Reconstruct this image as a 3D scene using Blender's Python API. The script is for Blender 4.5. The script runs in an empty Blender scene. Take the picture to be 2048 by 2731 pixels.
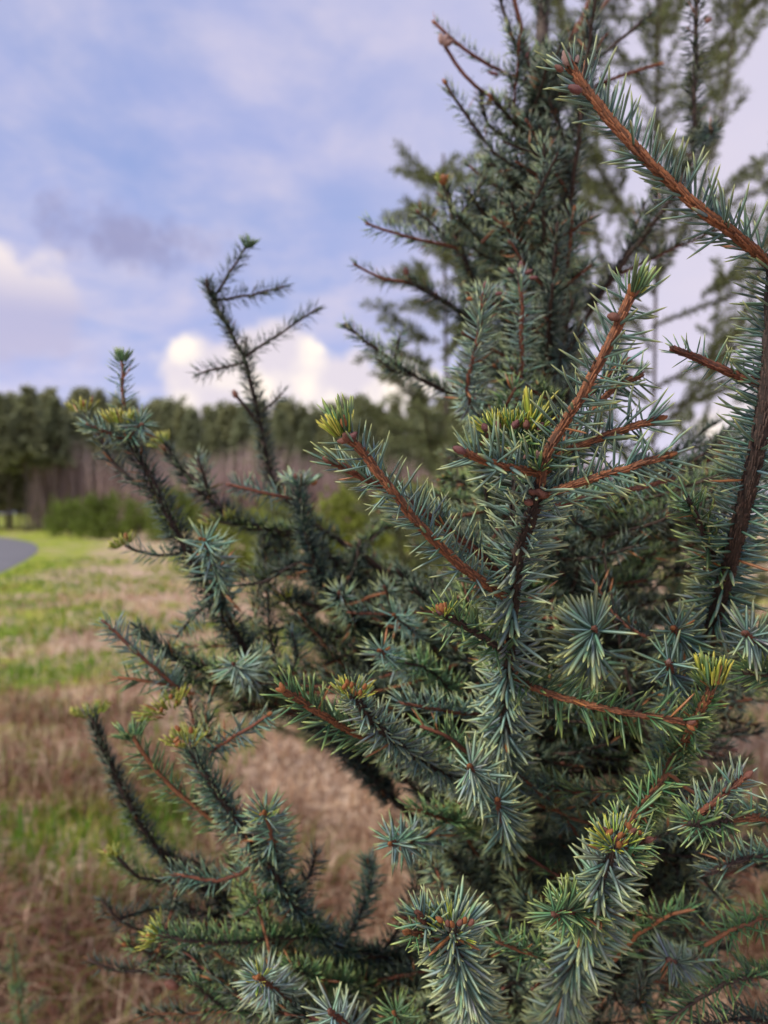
import bpy, math, random
import numpy as np
from mathutils import Vector, Matrix

random.seed(7)
rng = np.random.default_rng(11)
SC = bpy.context.scene
COL = SC.collection
CAM_H = 1.5
FPX = 2024.0            # focal length in pixels of the 2048 x 2731 photograph

# ------------------------------------------------------------------ camera
cam = bpy.data.cameras.new('camera')
cam.sensor_fit = 'VERTICAL'
cam.sensor_height = 36.0
cam.lens = 36.0 * FPX / 2731.0
cam.clip_start = 0.02
cam.clip_end = 2000
cam.dof.use_dof = True
cam.dof.focus_distance = 0.445
cam.dof.aperture_fstop = 26.7 / 4.3
cam.dof.aperture_blades = 0
cam_ob = bpy.data.objects.new('camera', cam)
cam_ob.location = (0, 0, CAM_H)
cam_ob.rotation_euler = (math.radians(90), 0, 0)
COL.objects.link(cam_ob)
SC.camera = cam_ob

# ------------------------------------------------------------------ sky
SUN_EL, SUN_AZ = math.radians(40), math.radians(232)   # azimuth clockwise from +Y: behind the camera, left
world = bpy.data.worlds.new('World')
SC.world = world
world.use_nodes = True
NT = world.node_tree
NT.nodes.clear()


class NB:
    """tiny node-graph helper"""
    def __init__(s, nt): s.nt = nt
    def n(s, t, **kw):
        nd = s.nt.nodes.new(t)
        for k, v in kw.items(): setattr(nd, k, v)
        return nd
    def put(s, sock, v):
        if isinstance(v, bpy.types.NodeSocket): s.nt.links.new(v, sock)
        else: sock.default_value = v
    def m(s, op, a, b=0.0, c=0.0, clamp=False):
        nd = s.n('ShaderNodeMath', operation=op); nd.use_clamp = clamp
        s.put(nd.inputs[0], a); s.put(nd.inputs[1], b); s.put(nd.inputs[2], c)
        return nd.outputs[0]
    def mix(s, f, a, b):
        nd = s.n('ShaderNodeMix', data_type='RGBA')
        s.put(nd.inputs[0], f)
        s.put(nd.inputs[6], a if isinstance(a, bpy.types.NodeSocket) else (*a, 1))
        s.put(nd.inputs[7], b if isinstance(b, bpy.types.NodeSocket) else (*b, 1))
        return nd.outputs[2]
    def noise(s, vec, scale, detail=4, rough=0.55, dist=0.0):
        nd = s.n('ShaderNodeTexNoise')
        if vec is not None: s.put(nd.inputs['Vector'], vec)
        nd.inputs['Scale'].default_value = scale; nd.inputs['Detail'].default_value = detail
        nd.inputs['Roughness'].default_value = rough; nd.inputs['Distortion'].default_value = dist
        return nd.outputs['Fac']
    def step(s, x, lo, hi):
        nd = s.n('ShaderNodeMapRange', interpolation_type='SMOOTHSTEP')
        s.put(nd.inputs[0], x); s.put(nd.inputs[1], lo); s.put(nd.inputs[2], hi)
        nd.inputs[3].default_value = 0; nd.inputs[4].default_value = 1
        return nd.outputs[0]
    def comb(s, x, y, z):
        nd = s.n('ShaderNodeCombineXYZ')
        for i, v in enumerate((x, y, z)): s.put(nd.inputs[i], v)
        return nd.outputs[0]


def build_sky():
    b = NB(NT)
    sky = b.n('ShaderNodeTexSky', sky_type='NISHITA')
    sky.sun_disc = False
    sky.sun_elevation = SUN_EL
    sky.sun_rotation = SUN_AZ
    sky.air_density = 1.0; sky.dust_density = 1.6; sky.ozone_density = 2.0
    tc = b.n('ShaderNodeTexCoord')
    sp = b.n('ShaderNodeSeparateXYZ'); NT.links.new(tc.outputs['Generated'], sp.inputs[0])
    x, y, z = sp.outputs
    az = b.m('ARCTAN2', x, y)
    d = tc.outputs['Generated']
    zc = b.m('MAXIMUM', z, 0.0)
    # high thin cloud sheet seen in perspective
    den = b.m('ADD', zc, 0.22)
    pv = b.comb(b.m('DIVIDE', x, den), b.m('DIVIDE', y, den), 0.0)
    n1 = b.noise(pv, 1.5, 6, 0.55, 0.5)
    n2 = b.noise(pv, 3.4, 6, 0.6, 0.2)
    n3 = b.noise(d, 2.2, 3, 0.5)
    base = b.mix(0.6, sky.outputs[0], (3.3, 4.1, 7.6))
    sheet = b.step(b.m('ADD', b.m('MULTIPLY', n1, 0.7), b.m('MULTIPLY', n2, 0.3)), 0.30, 0.62)
    sheet_col = b.mix(b.step(n2, 0.34, 0.70), (3.75, 4.0, 6.4), (5.6, 5.2, 6.5))
    col = b.mix(b.m('MULTIPLY', sheet, 0.82), base, sheet_col)
    # broad pale veil, thicker on one side of the sky
    veil = b.step(b.m('ADD', b.m('MULTIPLY', x, 0.9), b.m('MULTIPLY', n3, 0.5)), 0.10, 0.62)
    col = b.mix(b.m('MULTIPLY', veil, 0.85), col, (6.2, 5.7, 6.7))
    # pale low band
    low = b.m('SUBTRACT', 1.0, b.step(zc, 0.02, 0.30))
    col = b.mix(b.m('MULTIPLY', low, 0.35), col, (6.2, 6.0, 8.2))

    # separate clouds: noise-warped ellipses in azimuth / elevation
    w1 = b.m('SUBTRACT', b.noise(d, 9, 7, 0.62), 0.5)
    w2 = b.m('SUBTRACT', b.noise(d, 24, 5, 0.6), 0.5)
    vor = b.n('ShaderNodeTexVoronoi', feature='SMOOTH_F1'); NT.links.new(d, vor.inputs['Vector'])
    vor.inputs['Scale'].default_value = 22; vor.inputs['Smoothness'].default_value = 0.35
    puff = b.m('SUBTRACT', 0.45, vor.outputs['Distance'])

    def blob(a0, e0, ra, re, edge, kw, kp=0.0, soft=0.3):
        da = b.m('DIVIDE', b.m('SUBTRACT', az, a0), ra)
        de = b.m('DIVIDE', b.m('SUBTRACT', z, e0), re)
        r = b.m('SQRT', b.m('ADD', b.m('MULTIPLY', da, da), b.m('MULTIPLY', de, de)))
        f = b.m('SUBTRACT', 1.0, r)
        f = b.m('ADD', f, b.m('MULTIPLY', w1, kw))
        f = b.m('ADD', f, b.m('MULTIPLY', w2, kw * 0.45))
        if kp: f = b.m('ADD', f, b.m('MULTIPLY', puff, kp))
        return b.step(f, edge, edge + soft)

    # grey-violet patches
    g1 = blob(-0.325, 0.32, 0.15, 0.048, 0.05, 2.8, 0, 0.8)
    col = b.mix(b.m('MULTIPLY', g1, 0.8), col, (2.7, 2.7, 4.4))
    g2 = blob(0.9, 0.35, 0.35, 0.08, 0.0, 1.6, 0, 0.75)
    g3 = blob(-1.2, 0.30, 0.30, 0.07, 0.0, 1.6, 0, 0.75)
    col = b.mix(b.m('MULTIPLY', b.m('MAXIMUM', g2, g3), 0.45), col, (3.4, 3.3, 5.2))
    # left grey cumulus with pale rim
    l1 = blob(-0.50, 0.235, 0.17, 0.085, 0.02, 0.9, 0.4, 0.4)
    col = b.mix(b.m('MULTIPLY', l1, 0.85), col, b.mix(b.step(z, 0.225, 0.31), (4.4, 4.2, 5.8), (8.6, 7.5, 6.9)))
    # bright cumulus over the trees, and its neighbours round the horizon
    cs = None
    for (a0, e0, ra, re) in ((-0.165, 0.135, 0.155, 0.105), (-0.235, 0.175, 0.075, 0.06), (-0.145, 0.195, 0.065, 0.06),
                             (-0.04, 0.14, 0.12, 0.08), (0.55, 0.11, 0.20, 0.10), (1.35, 0.12, 0.25, 0.12),
                             (-0.95, 0.12, 0.22, 0.10), (-1.9, 0.13, 0.25, 0.12), (2.5, 0.12, 0.30, 0.11)):
        c = blob(a0, e0, ra, re, 0.02, 1.0, 0.34, 0.3)
        cs = c if cs is None else b.m('MAXIMUM', cs, c)
    lit = b.m('ADD', b.m('MULTIPLY', b.noise(d, 13, 5, 0.55), 0.9), b.m('MULTIPLY', puff, 0.6))
    ccol = b.mix(b.step(lit, 0.30, 0.72), (6.6, 6.0, 6.6), (9.6, 8.5, 7.4))
    col = b.mix(b.m('MULTIPLY', cs, 0.97), col, ccol)
    bg = b.n('ShaderNodeBackground')
    bg.inputs['Strength'].default_value = 0.05
    NT.links.new(col, bg.inputs['Color'])
    out = b.n('ShaderNodeOutputWorld')
    NT.links.new(bg.outputs[0], out.inputs[0])


build_sky()
sun = bpy.data.lights.new('sun', 'SUN')
sun.energy = 1.5
sun.angle = math.radians(12)
sun.color = (1.0, 0.90, 0.75)
sun_ob = bpy.data.objects.new('sun', sun)
sdir = Vector((math.sin(SUN_AZ) * math.cos(SUN_EL), math.cos(SUN_AZ) * math.cos(SUN_EL), math.sin(SUN_EL)))
sun_ob.rotation_euler = sdir.to_track_quat('Z', 'Y').to_euler()
sun_ob.location = (0, 0, 30)
COL.objects.link(sun_ob)

vs = SC.view_settings
vs.view_transform = 'Standard'
vs.look = 'None'
vs.exposure = 1.33
vs.gamma = 1.0
vs.use_curve_mapping = False
SC.cycles.max_bounces = 4
SC.cycles.diffuse_bounces = 2
SC.cycles.adaptive_threshold = 0.02
SC.cycles.glossy_bounces = 2
SC.cycles.transmission_bounces = 2
SC.cycles.sample_clamp_indirect = 6
SC.cycles.use_denoising = True


# ------------------------------------------------------------------ helpers
def P(px, py, d):
    """a point seen at photo pixel (px, py), d metres in front of the camera"""
    return np.array([(px - 1024.0) / FPX * d, d, CAM_H - (py - 1365.5) / FPX * d])


def proj(p):
    p = np.asarray(p)
    return np.stack([1024 + p[..., 0] / p[..., 1] * FPX, 1365.5 - (p[..., 2] - CAM_H) / p[..., 1] * FPX], -1)


def mesh_np(name, verts, quads=None, tris=None, cols=None, mat=None, smooth=False):
    me = bpy.data.meshes.new(name)
    verts = np.asarray(verts, np.float32).reshape(-1, 3)
    q = np.zeros((0, 4), np.int32) if quads is None else np.asarray(quads, np.int32).reshape(-1, 4)
    t = np.zeros((0, 3), np.int32) if tris is None else np.asarray(tris, np.int32).reshape(-1, 3)
    me.vertices.add(len(verts)); me.vertices.foreach_set('co', verts.ravel())
    loops = np.concatenate([q.ravel(), t.ravel()])
    me.loops.add(len(loops)); me.loops.foreach_set('vertex_index', loops)
    me.polygons.add(len(q) + len(t))
    st = np.concatenate([np.arange(len(q)) * 4, len(q) * 4 + np.arange(len(t)) * 3]).astype(np.int32)
    me.polygons.foreach_set('loop_start', st)
    if cols is None and mat is not None and mat.name in COLMATS: cols = np.ones((len(verts), 3))
    if cols is not None:
        at = me.color_attributes.new('Col', 'FLOAT_COLOR', 'POINT')
        c = np.ones((len(verts), 4), np.float32); c[:, :3] = np.asarray(cols).reshape(-1, 3)
        at.data.foreach_set('color', c.ravel())
    if smooth: me.polygons.foreach_set('use_smooth', np.ones(len(q) + len(t), bool))
    me.update(calc_edges=True)
    me.validate()
    if mat: me.materials.append(mat)
    return me


def link(name, me, parent=None, **props):
    o = bpy.data.objects.new(name, me)
    COL.objects.link(o)
    if parent is not None:
        o.parent = parent
        o.matrix_parent_inverse = Matrix.Translation(parent.location).inverted()
    for k, v in props.items(): o[k] = v
    return o


def empty(name, loc, **props):
    o = bpy.data.objects.new(name, None)
    o.location = loc; o.empty_display_size = 0.1
    COL.objects.link(o)
    for k, v in props.items(): o[k] = v
    return o


def catmull(pts, step):
    pts = np.asarray(pts, float)
    if len(pts) == 2:
        n = max(2, int(np.linalg.norm(pts[1] - pts[0]) / step) + 1)
        return pts[0] + (pts[1] - pts[0]) * np.linspace(0, 1, n)[:, None]
    e = np.concatenate([[2 * pts[0] - pts[1]], pts, [2 * pts[-1] - pts[-2]]])
    out = []
    for i in range(1, len(e) - 2):
        p0, p1, p2, p3 = e[i - 1:i + 3]
        n = max(1, int(np.linalg.norm(p2 - p1) / step))
        t = (np.arange(n) / n)[:, None]
        out.append(0.5 * (2 * p1 + (p2 - p0) * t + (2 * p0 - 5 * p1 + 4 * p2 - p3) * t ** 2 + (3 * p1 - p0 - 3 * p2 + p3) * t ** 3))
    out.append(pts[-1:])
    return np.concatenate(out)


def norm(v): return v / np.maximum(np.linalg.norm(v, axis=-1, keepdims=True), 1e-9)


def frames(path):
    """tangent and two transported normals for every point of a path"""
    T = norm(np.gradient(path, axis=0))
    ref = np.array([0.0, 0, 1]) if abs(T[0, 2]) < 0.9 else np.array([1.0, 0, 0])
    A = np.zeros_like(T)
    a = norm(np.cross(T[0], ref))
    for i in range(len(T)):
        a = norm(a - T[i] * np.dot(a, T[i])); A[i] = a
    return T, A, np.cross(T, A)


def tube(path, r0, r1, sides, wob=0.0):
    T, A, B = frames(path)
    n = len(path)
    ang = np.arange(sides) / sides * 2 * np.pi
    r = np.linspace(r0, r1, n)[:, None] * (1 + wob * (rng.random((n, sides)) - 0.5) * 2)
    V = path[:, None] + (A[:, None] * np.cos(ang)[None, :, None] + B[:, None] * np.sin(ang)[None, :, None]) * r[..., None]
    V = np.concatenate([V.reshape(-1, 3), path[-1:] + T[-1:] * r1])
    i = np.arange(n - 1)[:, None] * sides
    j = np.arange(sides)[None]; k = (j + 1) % sides
    Q = np.stack([i + j, i + k, i + sides + k, i + sides + j], -1).reshape(-1, 4)
    b = (n - 1) * sides
    Tt = np.stack([b + np.arange(sides), b + (np.arange(sides) + 1) % sides, np.full(sides, n * sides)], -1)
    return V, Q, Tt


class Acc:
    """collects pieces that become one mesh"""
    def __init__(s): s.v = []; s.q = []; s.t = []; s.c = []; s.n = 0
    def add(s, V, Q=None, T=None, C=None):
        V = np.asarray(V).reshape(-1, 3)
        s.v.append(V)
        if Q is not None and len(Q): s.q.append(np.asarray(Q).reshape(-1, 4) + s.n)
        if T is not None and len(T): s.t.append(np.asarray(T).reshape(-1, 3) + s.n)
        if C is not None: s.c.append(np.asarray(C).reshape(-1, 3))
        s.n += len(V)
    def mesh(s, name, mat, smooth=False):
        return mesh_np(name, np.concatenate(s.v), np.concatenate(s.q) if s.q else None,
                       np.concatenate(s.t) if s.t else None, np.concatenate(s.c) if s.c else None, mat, smooth)


# ------------------------------------------------------------------ materials
def mat_new(name):
    m = bpy.data.materials.new(name); m.use_nodes = True
    nt = m.node_tree
    return m, nt, nt.nodes['Principled BSDF'], NB(nt)


def mat_needles(name, rough=0.42, spec=0.5, trans=0.0):
    m, nt, bs, b = mat_new(name)
    at = b.n('ShaderNodeAttribute', attribute_name='Col')
    geo = b.n('ShaderNodeTexCoord')
    nz = b.noise(geo.outputs['Object'], 260, 3, 0.6)
    hsv = b.n('ShaderNodeHueSaturation')
    nt.links.new(at.outputs['Color'], hsv.inputs['Color'])
    nt.links.new(b.m('MULTIPLY_ADD', nz, 0.5, 0.75), hsv.inputs['Value'])
    nt.links.new(hsv.outputs[0], bs.inputs['Base Color'])
    bs.inputs['Roughness'].default_value = rough
    bs.inputs['Specular IOR Level'].default_value = spec
    if trans:
        tl = b.n('ShaderNodeBsdfTranslucent'); nt.links.new(hsv.outputs[0], tl.inputs['Color'])
        mx = b.n('ShaderNodeMixShader'); mx.inputs[0].default_value = trans
        nt.links.new(bs.outputs[0], mx.inputs[1]); nt.links.new(tl.outputs[0], mx.inputs[2])
        nt.links.new(mx.outputs[0], nt.nodes['Material Output'].inputs['Surface'])
    return m


COLMATS = set()


def mat_bark(name, c0, c1, c2, scale, rough=0.75, bump=0.6, use_col=False):
    m, nt, bs, b = mat_new(name)
    tc = b.n('ShaderNodeTexCoord')
    n1 = b.noise(tc.outputs['Object'], scale, 5, 0.65)
    n2 = b.noise(tc.outputs['Object'], scale * 3.7, 3, 0.6)
    col = b.mix(b.step(n1, 0.35, 0.65), c0, c1)
    col = b.mix(b.m('MULTIPLY', b.step(n2, 0.52, 0.75), 0.8), col, c2)
    n3 = b.noise(tc.outputs['Object'], 38, 3, 0.6)
    col = b.mix(b.m('MULTIPLY', b.step(n3, 0.48, 0.70), 0.55), col, tuple(0.45 * v + 0.018 for v in c0))
    if use_col:
        at = b.n('ShaderNodeAttribute', attribute_name='Col')
        mx = b.n('ShaderNodeMix', data_type='RGBA', blend_type='MULTIPLY'); mx.inputs[0].default_value = 1
        nt.links.new(col, mx.inputs[6]); nt.links.new(at.outputs['Color'], mx.inputs[7]); col = mx.outputs[2]
        COLMATS.add(m.name)
    nt.links.new(col, bs.inputs['Base Color'])
    bs.inputs['Roughness'].default_value = rough
    bp = b.n('ShaderNodeBump'); bp.inputs['Strength'].default_value = bump; bp.inputs['Distance'].default_value = 0.0006
    nt.links.new(n2, bp.inputs['Height']); nt.links.new(bp.outputs[0], bs.inputs['Normal'])
    return m


M_NEEDLE = mat_needles('spruce_needle', 0.36, 0.5)
M_FAR = mat_needles('far_foliage', 0.7, 0.25, 0.5)
M_ORANGE = mat_bark('bark_young_orange', (0.175, 0.066, 0.030), (0.29, 0.118, 0.050), (0.10, 0.035, 0.02), 420, use_col=True)
M_RED = mat_bark('bark_young_red', (0.12, 0.038, 0.024), (0.22, 0.08, 0.042), (0.055, 0.02, 0.015), 420, use_col=True)
M_DARK = mat_bark('bark_old_dark', (0.035, 0.022, 0.018), (0.075, 0.045, 0.034), (0.012, 0.010, 0.010), 300, use_col=True)
M_TRUNK = mat_bark('bark_trunk', (0.05, 0.036, 0.030), (0.10, 0.075, 0.062), (0.02, 0.016, 0.014), 90)
M_BUD = {k: mat_bark('bud_' + k, *c, 900, 0.5) for k, c in {
    'brown': ((0.13, 0.05, 0.035), (0.22, 0.085, 0.06), (0.30, 0.17, 0.12)),
    'orange': ((0.26, 0.085, 0.026), (0.38, 0.15, 0.045), (0.12, 0.04, 0.02)),
    'purple': ((0.11, 0.035, 0.04), (0.20, 0.07, 0.07), (0.30, 0.18, 0.16)),
    'pale': ((0.26, 0.15, 0.13), (0.40, 0.27, 0.24), (0.18, 0.07, 0.06))}.items()}
BARK = {'o': M_ORANGE, 'r': M_RED, 'd': M_DARK}

# ------------------------------------------------------------------ needles
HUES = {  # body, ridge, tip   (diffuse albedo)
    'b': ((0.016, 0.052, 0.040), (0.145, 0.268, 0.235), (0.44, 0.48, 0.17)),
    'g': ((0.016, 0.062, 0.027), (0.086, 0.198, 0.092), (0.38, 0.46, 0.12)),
    'y': ((0.150, 0.220, 0.030), (0.330, 0.400, 0.060), (0.68, 0.60, 0.10)),
    'v': ((0.110, 0.165, 0.025), (0.240, 0.285, 0.045), (0.60, 0.52, 0.08)),
    'd': ((0.010, 0.028, 0.025), (0.048, 0.098, 0.091), (0.16, 0.20, 0.10)),  # crown interior and blurred limbs: dark gaps deepened by shade in the albedo
    'w': ((0.026, 0.068, 0.053), (0.250, 0.375, 0.330), (0.46, 0.52, 0.22)),
    'o': ((0.120, 0.145, 0.060), (0.175, 0.205, 0.090), (0.27, 0.28, 0.13)),
}


def needle_template(lod, bend, asp):
    """unit-length needle along +Y, +Z is its upper side"""
    if lod == 0:
        ts = [0, 0.16, 0.66, 0.91]; ws = [0.42, 0.95, 0.97, 0.52]
        tips = [0.0, 0, 0.16, 0.85]
    elif lod == 1:
        ts = [0, 0.62]; ws = [0.75, 1.0]; tips = [0, 0.12]
    else:
        ts = [0.4]; ws = [1.0]; tips = [0.1]
    V = []; R = []; TP = []
    sides = 4 if lod < 2 else 3
    for t, w, tp in zip(ts, ws, tips):
        h = asp * 0.5 * w
        zo = bend * t * t
        if sides == 4:
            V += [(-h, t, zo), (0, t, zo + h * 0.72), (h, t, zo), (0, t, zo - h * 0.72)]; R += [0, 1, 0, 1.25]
        else:
            V += [(-h, t, zo), (h, t, zo), (0, t, zo + h * 0.8)]; R += [0.2, 0.2, 0.8]
        TP += [tp] * sides
    V.append((0, 1, bend)); R.append(0.3); TP.append(1.0)
    n = len(ts); Q = []
    for i in range(n - 1):
        for j in range(sides):
            k = (j + 1) % sides
            Q.append((i * sides + j, i * sides + k, (i + 1) * sides + k, (i + 1) * sides + j))
    b = (n - 1) * sides
    T = [(b + j, b + (j + 1) % sides, n * sides) for j in range(sides)]
    if lod == 2:
        V.append((0, 0, 0)); R.append(0.2); TP.append(0)
        T += [((j + 1) % sides, j, n * sides + 1) for j in range(sides)]
    return np.array(V), np.array(R), np.array(TP), np.array(Q, int).reshape(-1, 4), np.array(T)


TEMPL = {(l, k): needle_template(l, bd, {0: 0.100, 1: 0.104, 2: 0.128}[l])
         for l in range(3) for k, bd in enumerate((-0.05, 0.04, 0.11, 0.20, 0.0))}
PICKABLE = []     # near needles that may become objects of their own


def needles_to(acc, base, dirs, ups, lens, hue, lod, owner=None, jit=0.22, width=1.0):
    n = len(base)
    if n == 0: return
    side = norm(np.cross(dirs, ups)); up = norm(np.cross(side, dirs))
    body, ridge, tip = (np.array(c) for c in HUES[hue])
    kinds = rng.integers(0, 5, n)
    for k in range(5):
        ix = np.nonzero(kinds == k)[0]
        if not len(ix): continue
        V, R, TP, Q, T = TEMPL[(lod, k)]
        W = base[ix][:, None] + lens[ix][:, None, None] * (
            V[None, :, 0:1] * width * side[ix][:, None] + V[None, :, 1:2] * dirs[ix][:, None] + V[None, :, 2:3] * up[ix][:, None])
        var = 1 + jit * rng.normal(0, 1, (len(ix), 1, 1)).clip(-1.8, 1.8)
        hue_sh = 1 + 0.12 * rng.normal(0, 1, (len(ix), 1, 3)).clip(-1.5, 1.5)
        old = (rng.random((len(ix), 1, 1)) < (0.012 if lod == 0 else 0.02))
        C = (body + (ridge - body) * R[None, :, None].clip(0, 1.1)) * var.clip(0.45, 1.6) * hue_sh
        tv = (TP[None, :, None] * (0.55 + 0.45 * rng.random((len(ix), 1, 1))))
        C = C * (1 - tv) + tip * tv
        C = np.where(old, np.array([0.30, 0.13, 0.05]) * (0.7 + 0.6 * R[None, :, None]), C)
        nv = len(V)
        off = (np.arange(len(ix)) * nv)[:, None, None]
        if owner is not None and lod == 0:
            for a, i in enumerate(ix):
                PICKABLE.append((owner, base[i], dirs[i], side[i], up[i], lens[i], k, hue))
            owner.setdefault('blocks', []).append((base[ix], dirs[ix], W, C, Q, T))
        else:
            acc.add(W, (Q[None] + off), (T[None] + off), C)


DENS = 0.98


def shoot_needles(path, dens, L, ang=66, gap=None, gk=0.8, tipang=34, tiplen=0.12, up_bias=0.15, skip0=0.0,
                  back=0.0, rstem=0.001):
    """places needles round a stem path; returns base, dir, up, len"""
    seg = np.linalg.norm(np.diff(path, axis=0), axis=1)
    cum = np.concatenate([[0], np.cumsum(seg)]); tot = cum[-1]
    n = max(3, int(tot * 100 * dens * (DENS if path[-1, 1] < 0.56 else 1.0)))
    s = tot * (skip0 + (1 - skip0) * (np.arange(n) + rng.random(n) * 0.8) / n)
    s = np.minimum(s, tot)
    T, A, B = frames(path)
    def at(arr): return np.stack([np.interp(s, cum, arr[:, i]) for i in range(3)], -1)
    p, t = at(path), norm(at(T)); a, b = at(A), at(B)
    ph = np.arange(n) * 2.39996 + rng.normal(0, 0.5, n)
    r = norm(a * np.cos(ph)[:, None] + b * np.sin(ph)[:, None])
    keep = np.ones(n, bool)
    if gap is not None:
        g = np.asarray(gap, float)
        gp = g - t * (t @ g)[:, None]
        gl = np.linalg.norm(gp, axis=1, keepdims=True)
        gn = gp / np.maximum(gl, 1e-6)
        dt = (r * gn).sum(1) * gl[:, 0]
        keep = rng.random(n) > gk * np.clip((dt - 0.25) / 0.5, 0, 1)
        r = norm(r - gn * np.maximum(dt, 0)[:, None] * 0.42)
    q = np.clip((s / tot - (1 - tiplen)) / tiplen, 0, 1)
    an = np.radians(ang + rng.normal(0, 13, n)) * (1 - q) + np.radians(tipang + rng.normal(0, 8, n)) * q
    d = t * np.cos(an)[:, None] + r * np.sin(an)[:, None]
    d = norm(d + np.array([0, 0, up_bias]) + rng.normal(0, 0.11, (n, 3)))
    ln = L * (0.55 + 0.58 * rng.random(n) ** 0.8) * (0.75 + 0.25 * np.minimum(1, (s / tot) / 0.12)) * (1 - 0.22 * q)
    small = rng.random(n) < 0.05
    ln = np.where(small, ln * 0.55, ln)
    u = norm(t - d * (t * d).sum(1)[:, None] + 1e-5)
    return (p + r * rstem * 0.85)[keep], d[keep], u[keep], ln[keep], s[keep] / tot


def pegs_to(acc, base, dirs, path, rad, size):
    """the little woody pegs and ridges that carry the needles"""
    n = len(base)
    j = np.argmin(((base[:, None] - path[None]) ** 2).sum(-1), 1)
    T, _, _ = frames(path)
    t = T[j]; c = path[j]
    c = c + t * ((base - c) * t).sum(1)[:, None] + t * rng.normal(0, 0.0008, (n, 1))
    r = norm((base - c) - t * ((base - c) * t).sum(1)[:, None])
    s = np.cross(t, r)
    L = size * (0.6 + 0.8 * rng.random(n))[:, None]
    w = size * 0.115; h = size * 0.15
    rr = rad[j][:, None]
    a = c + r * rr * 0.9 - t * L
    top = c + r * (rr + h * 0.9)
    V = np.stack([a - s * w * 0.6, a + s * w * 0.6, a + r * (rr * 0.1 + h * 0.25),
                  c + r * rr * 0.75 - s * w + t * size * 0.06, c + r * rr * 0.75 + s * w + t * size * 0.06,
                  top - s * w * 0.55 + t * size * 0.02, top + s * w * 0.55 + t * size * 0.02, top + r * h * 0.35 + t * size * 0.12], 1)
    Q = np.array([[0, 2, 5, 3], [2, 1, 4, 6]])
    Tt = np.array([[2, 6, 5], [5, 6, 7], [3, 5, 7], [6, 4, 7], [3, 7, 4]])
    off = (np.arange(n) * 8)[:, None, None]
    C = np.repeat((0.75 + 0.5 * rng.random((n, 1, 1))), 8, 1) * np.array([0.9, 0.9, 1.05, 0.7, 0.7, 1.15, 1.15, 0.55])[None, :, None] * np.ones(3)
    acc.add(V, Q[None] + off, Tt[None] + off, C)


def bud_mesh(kind, seed):
    """ovoid scaly bud along +Y, one unit long"""
    rg = np.random.default_rng(seed)
    rows, sides = 9, 10
    V = []
    for i in range(rows):
        t = i / (rows - 1)
        rad = 0.28 * math.sin(math.pi * (0.16 + 0.84 * t)) ** 0.75 * (1 - 0.25 * t)
        for j in range(sides):
            a = (j + 0.5 * (i % 2)) / sides * 2 * math.pi
            k = 1 + 0.20 * ((i + j) % 2) + rg.normal(0, 0.07)
            V.append((rad * k * math.cos(a), t + 0.09 * ((i + j) % 2) * (t < 0.9), rad * k * math.sin(a)))
    Q = [(i * sides + j, i * sides + (j + 1) % sides, (i + 1) * sides + (j + 1) % sides, (i + 1) * sides + j)
         for i in range(rows - 1) for j in range(sides)]
    return mesh_np('bud_' + kind, V, Q, None, None, M_BUD[kind])


BUDS = {k: bud_mesh(k, i) for i, k in enumerate(M_BUD)}


def orient(o, p, d, size, wide=1.0):
    q = Vector(d).to_track_quat('Y', 'Z')
    o.matrix_basis = Matrix.LocRotScale(Vector(p), q, Vector((size * wide, size, size * wide)))


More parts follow.
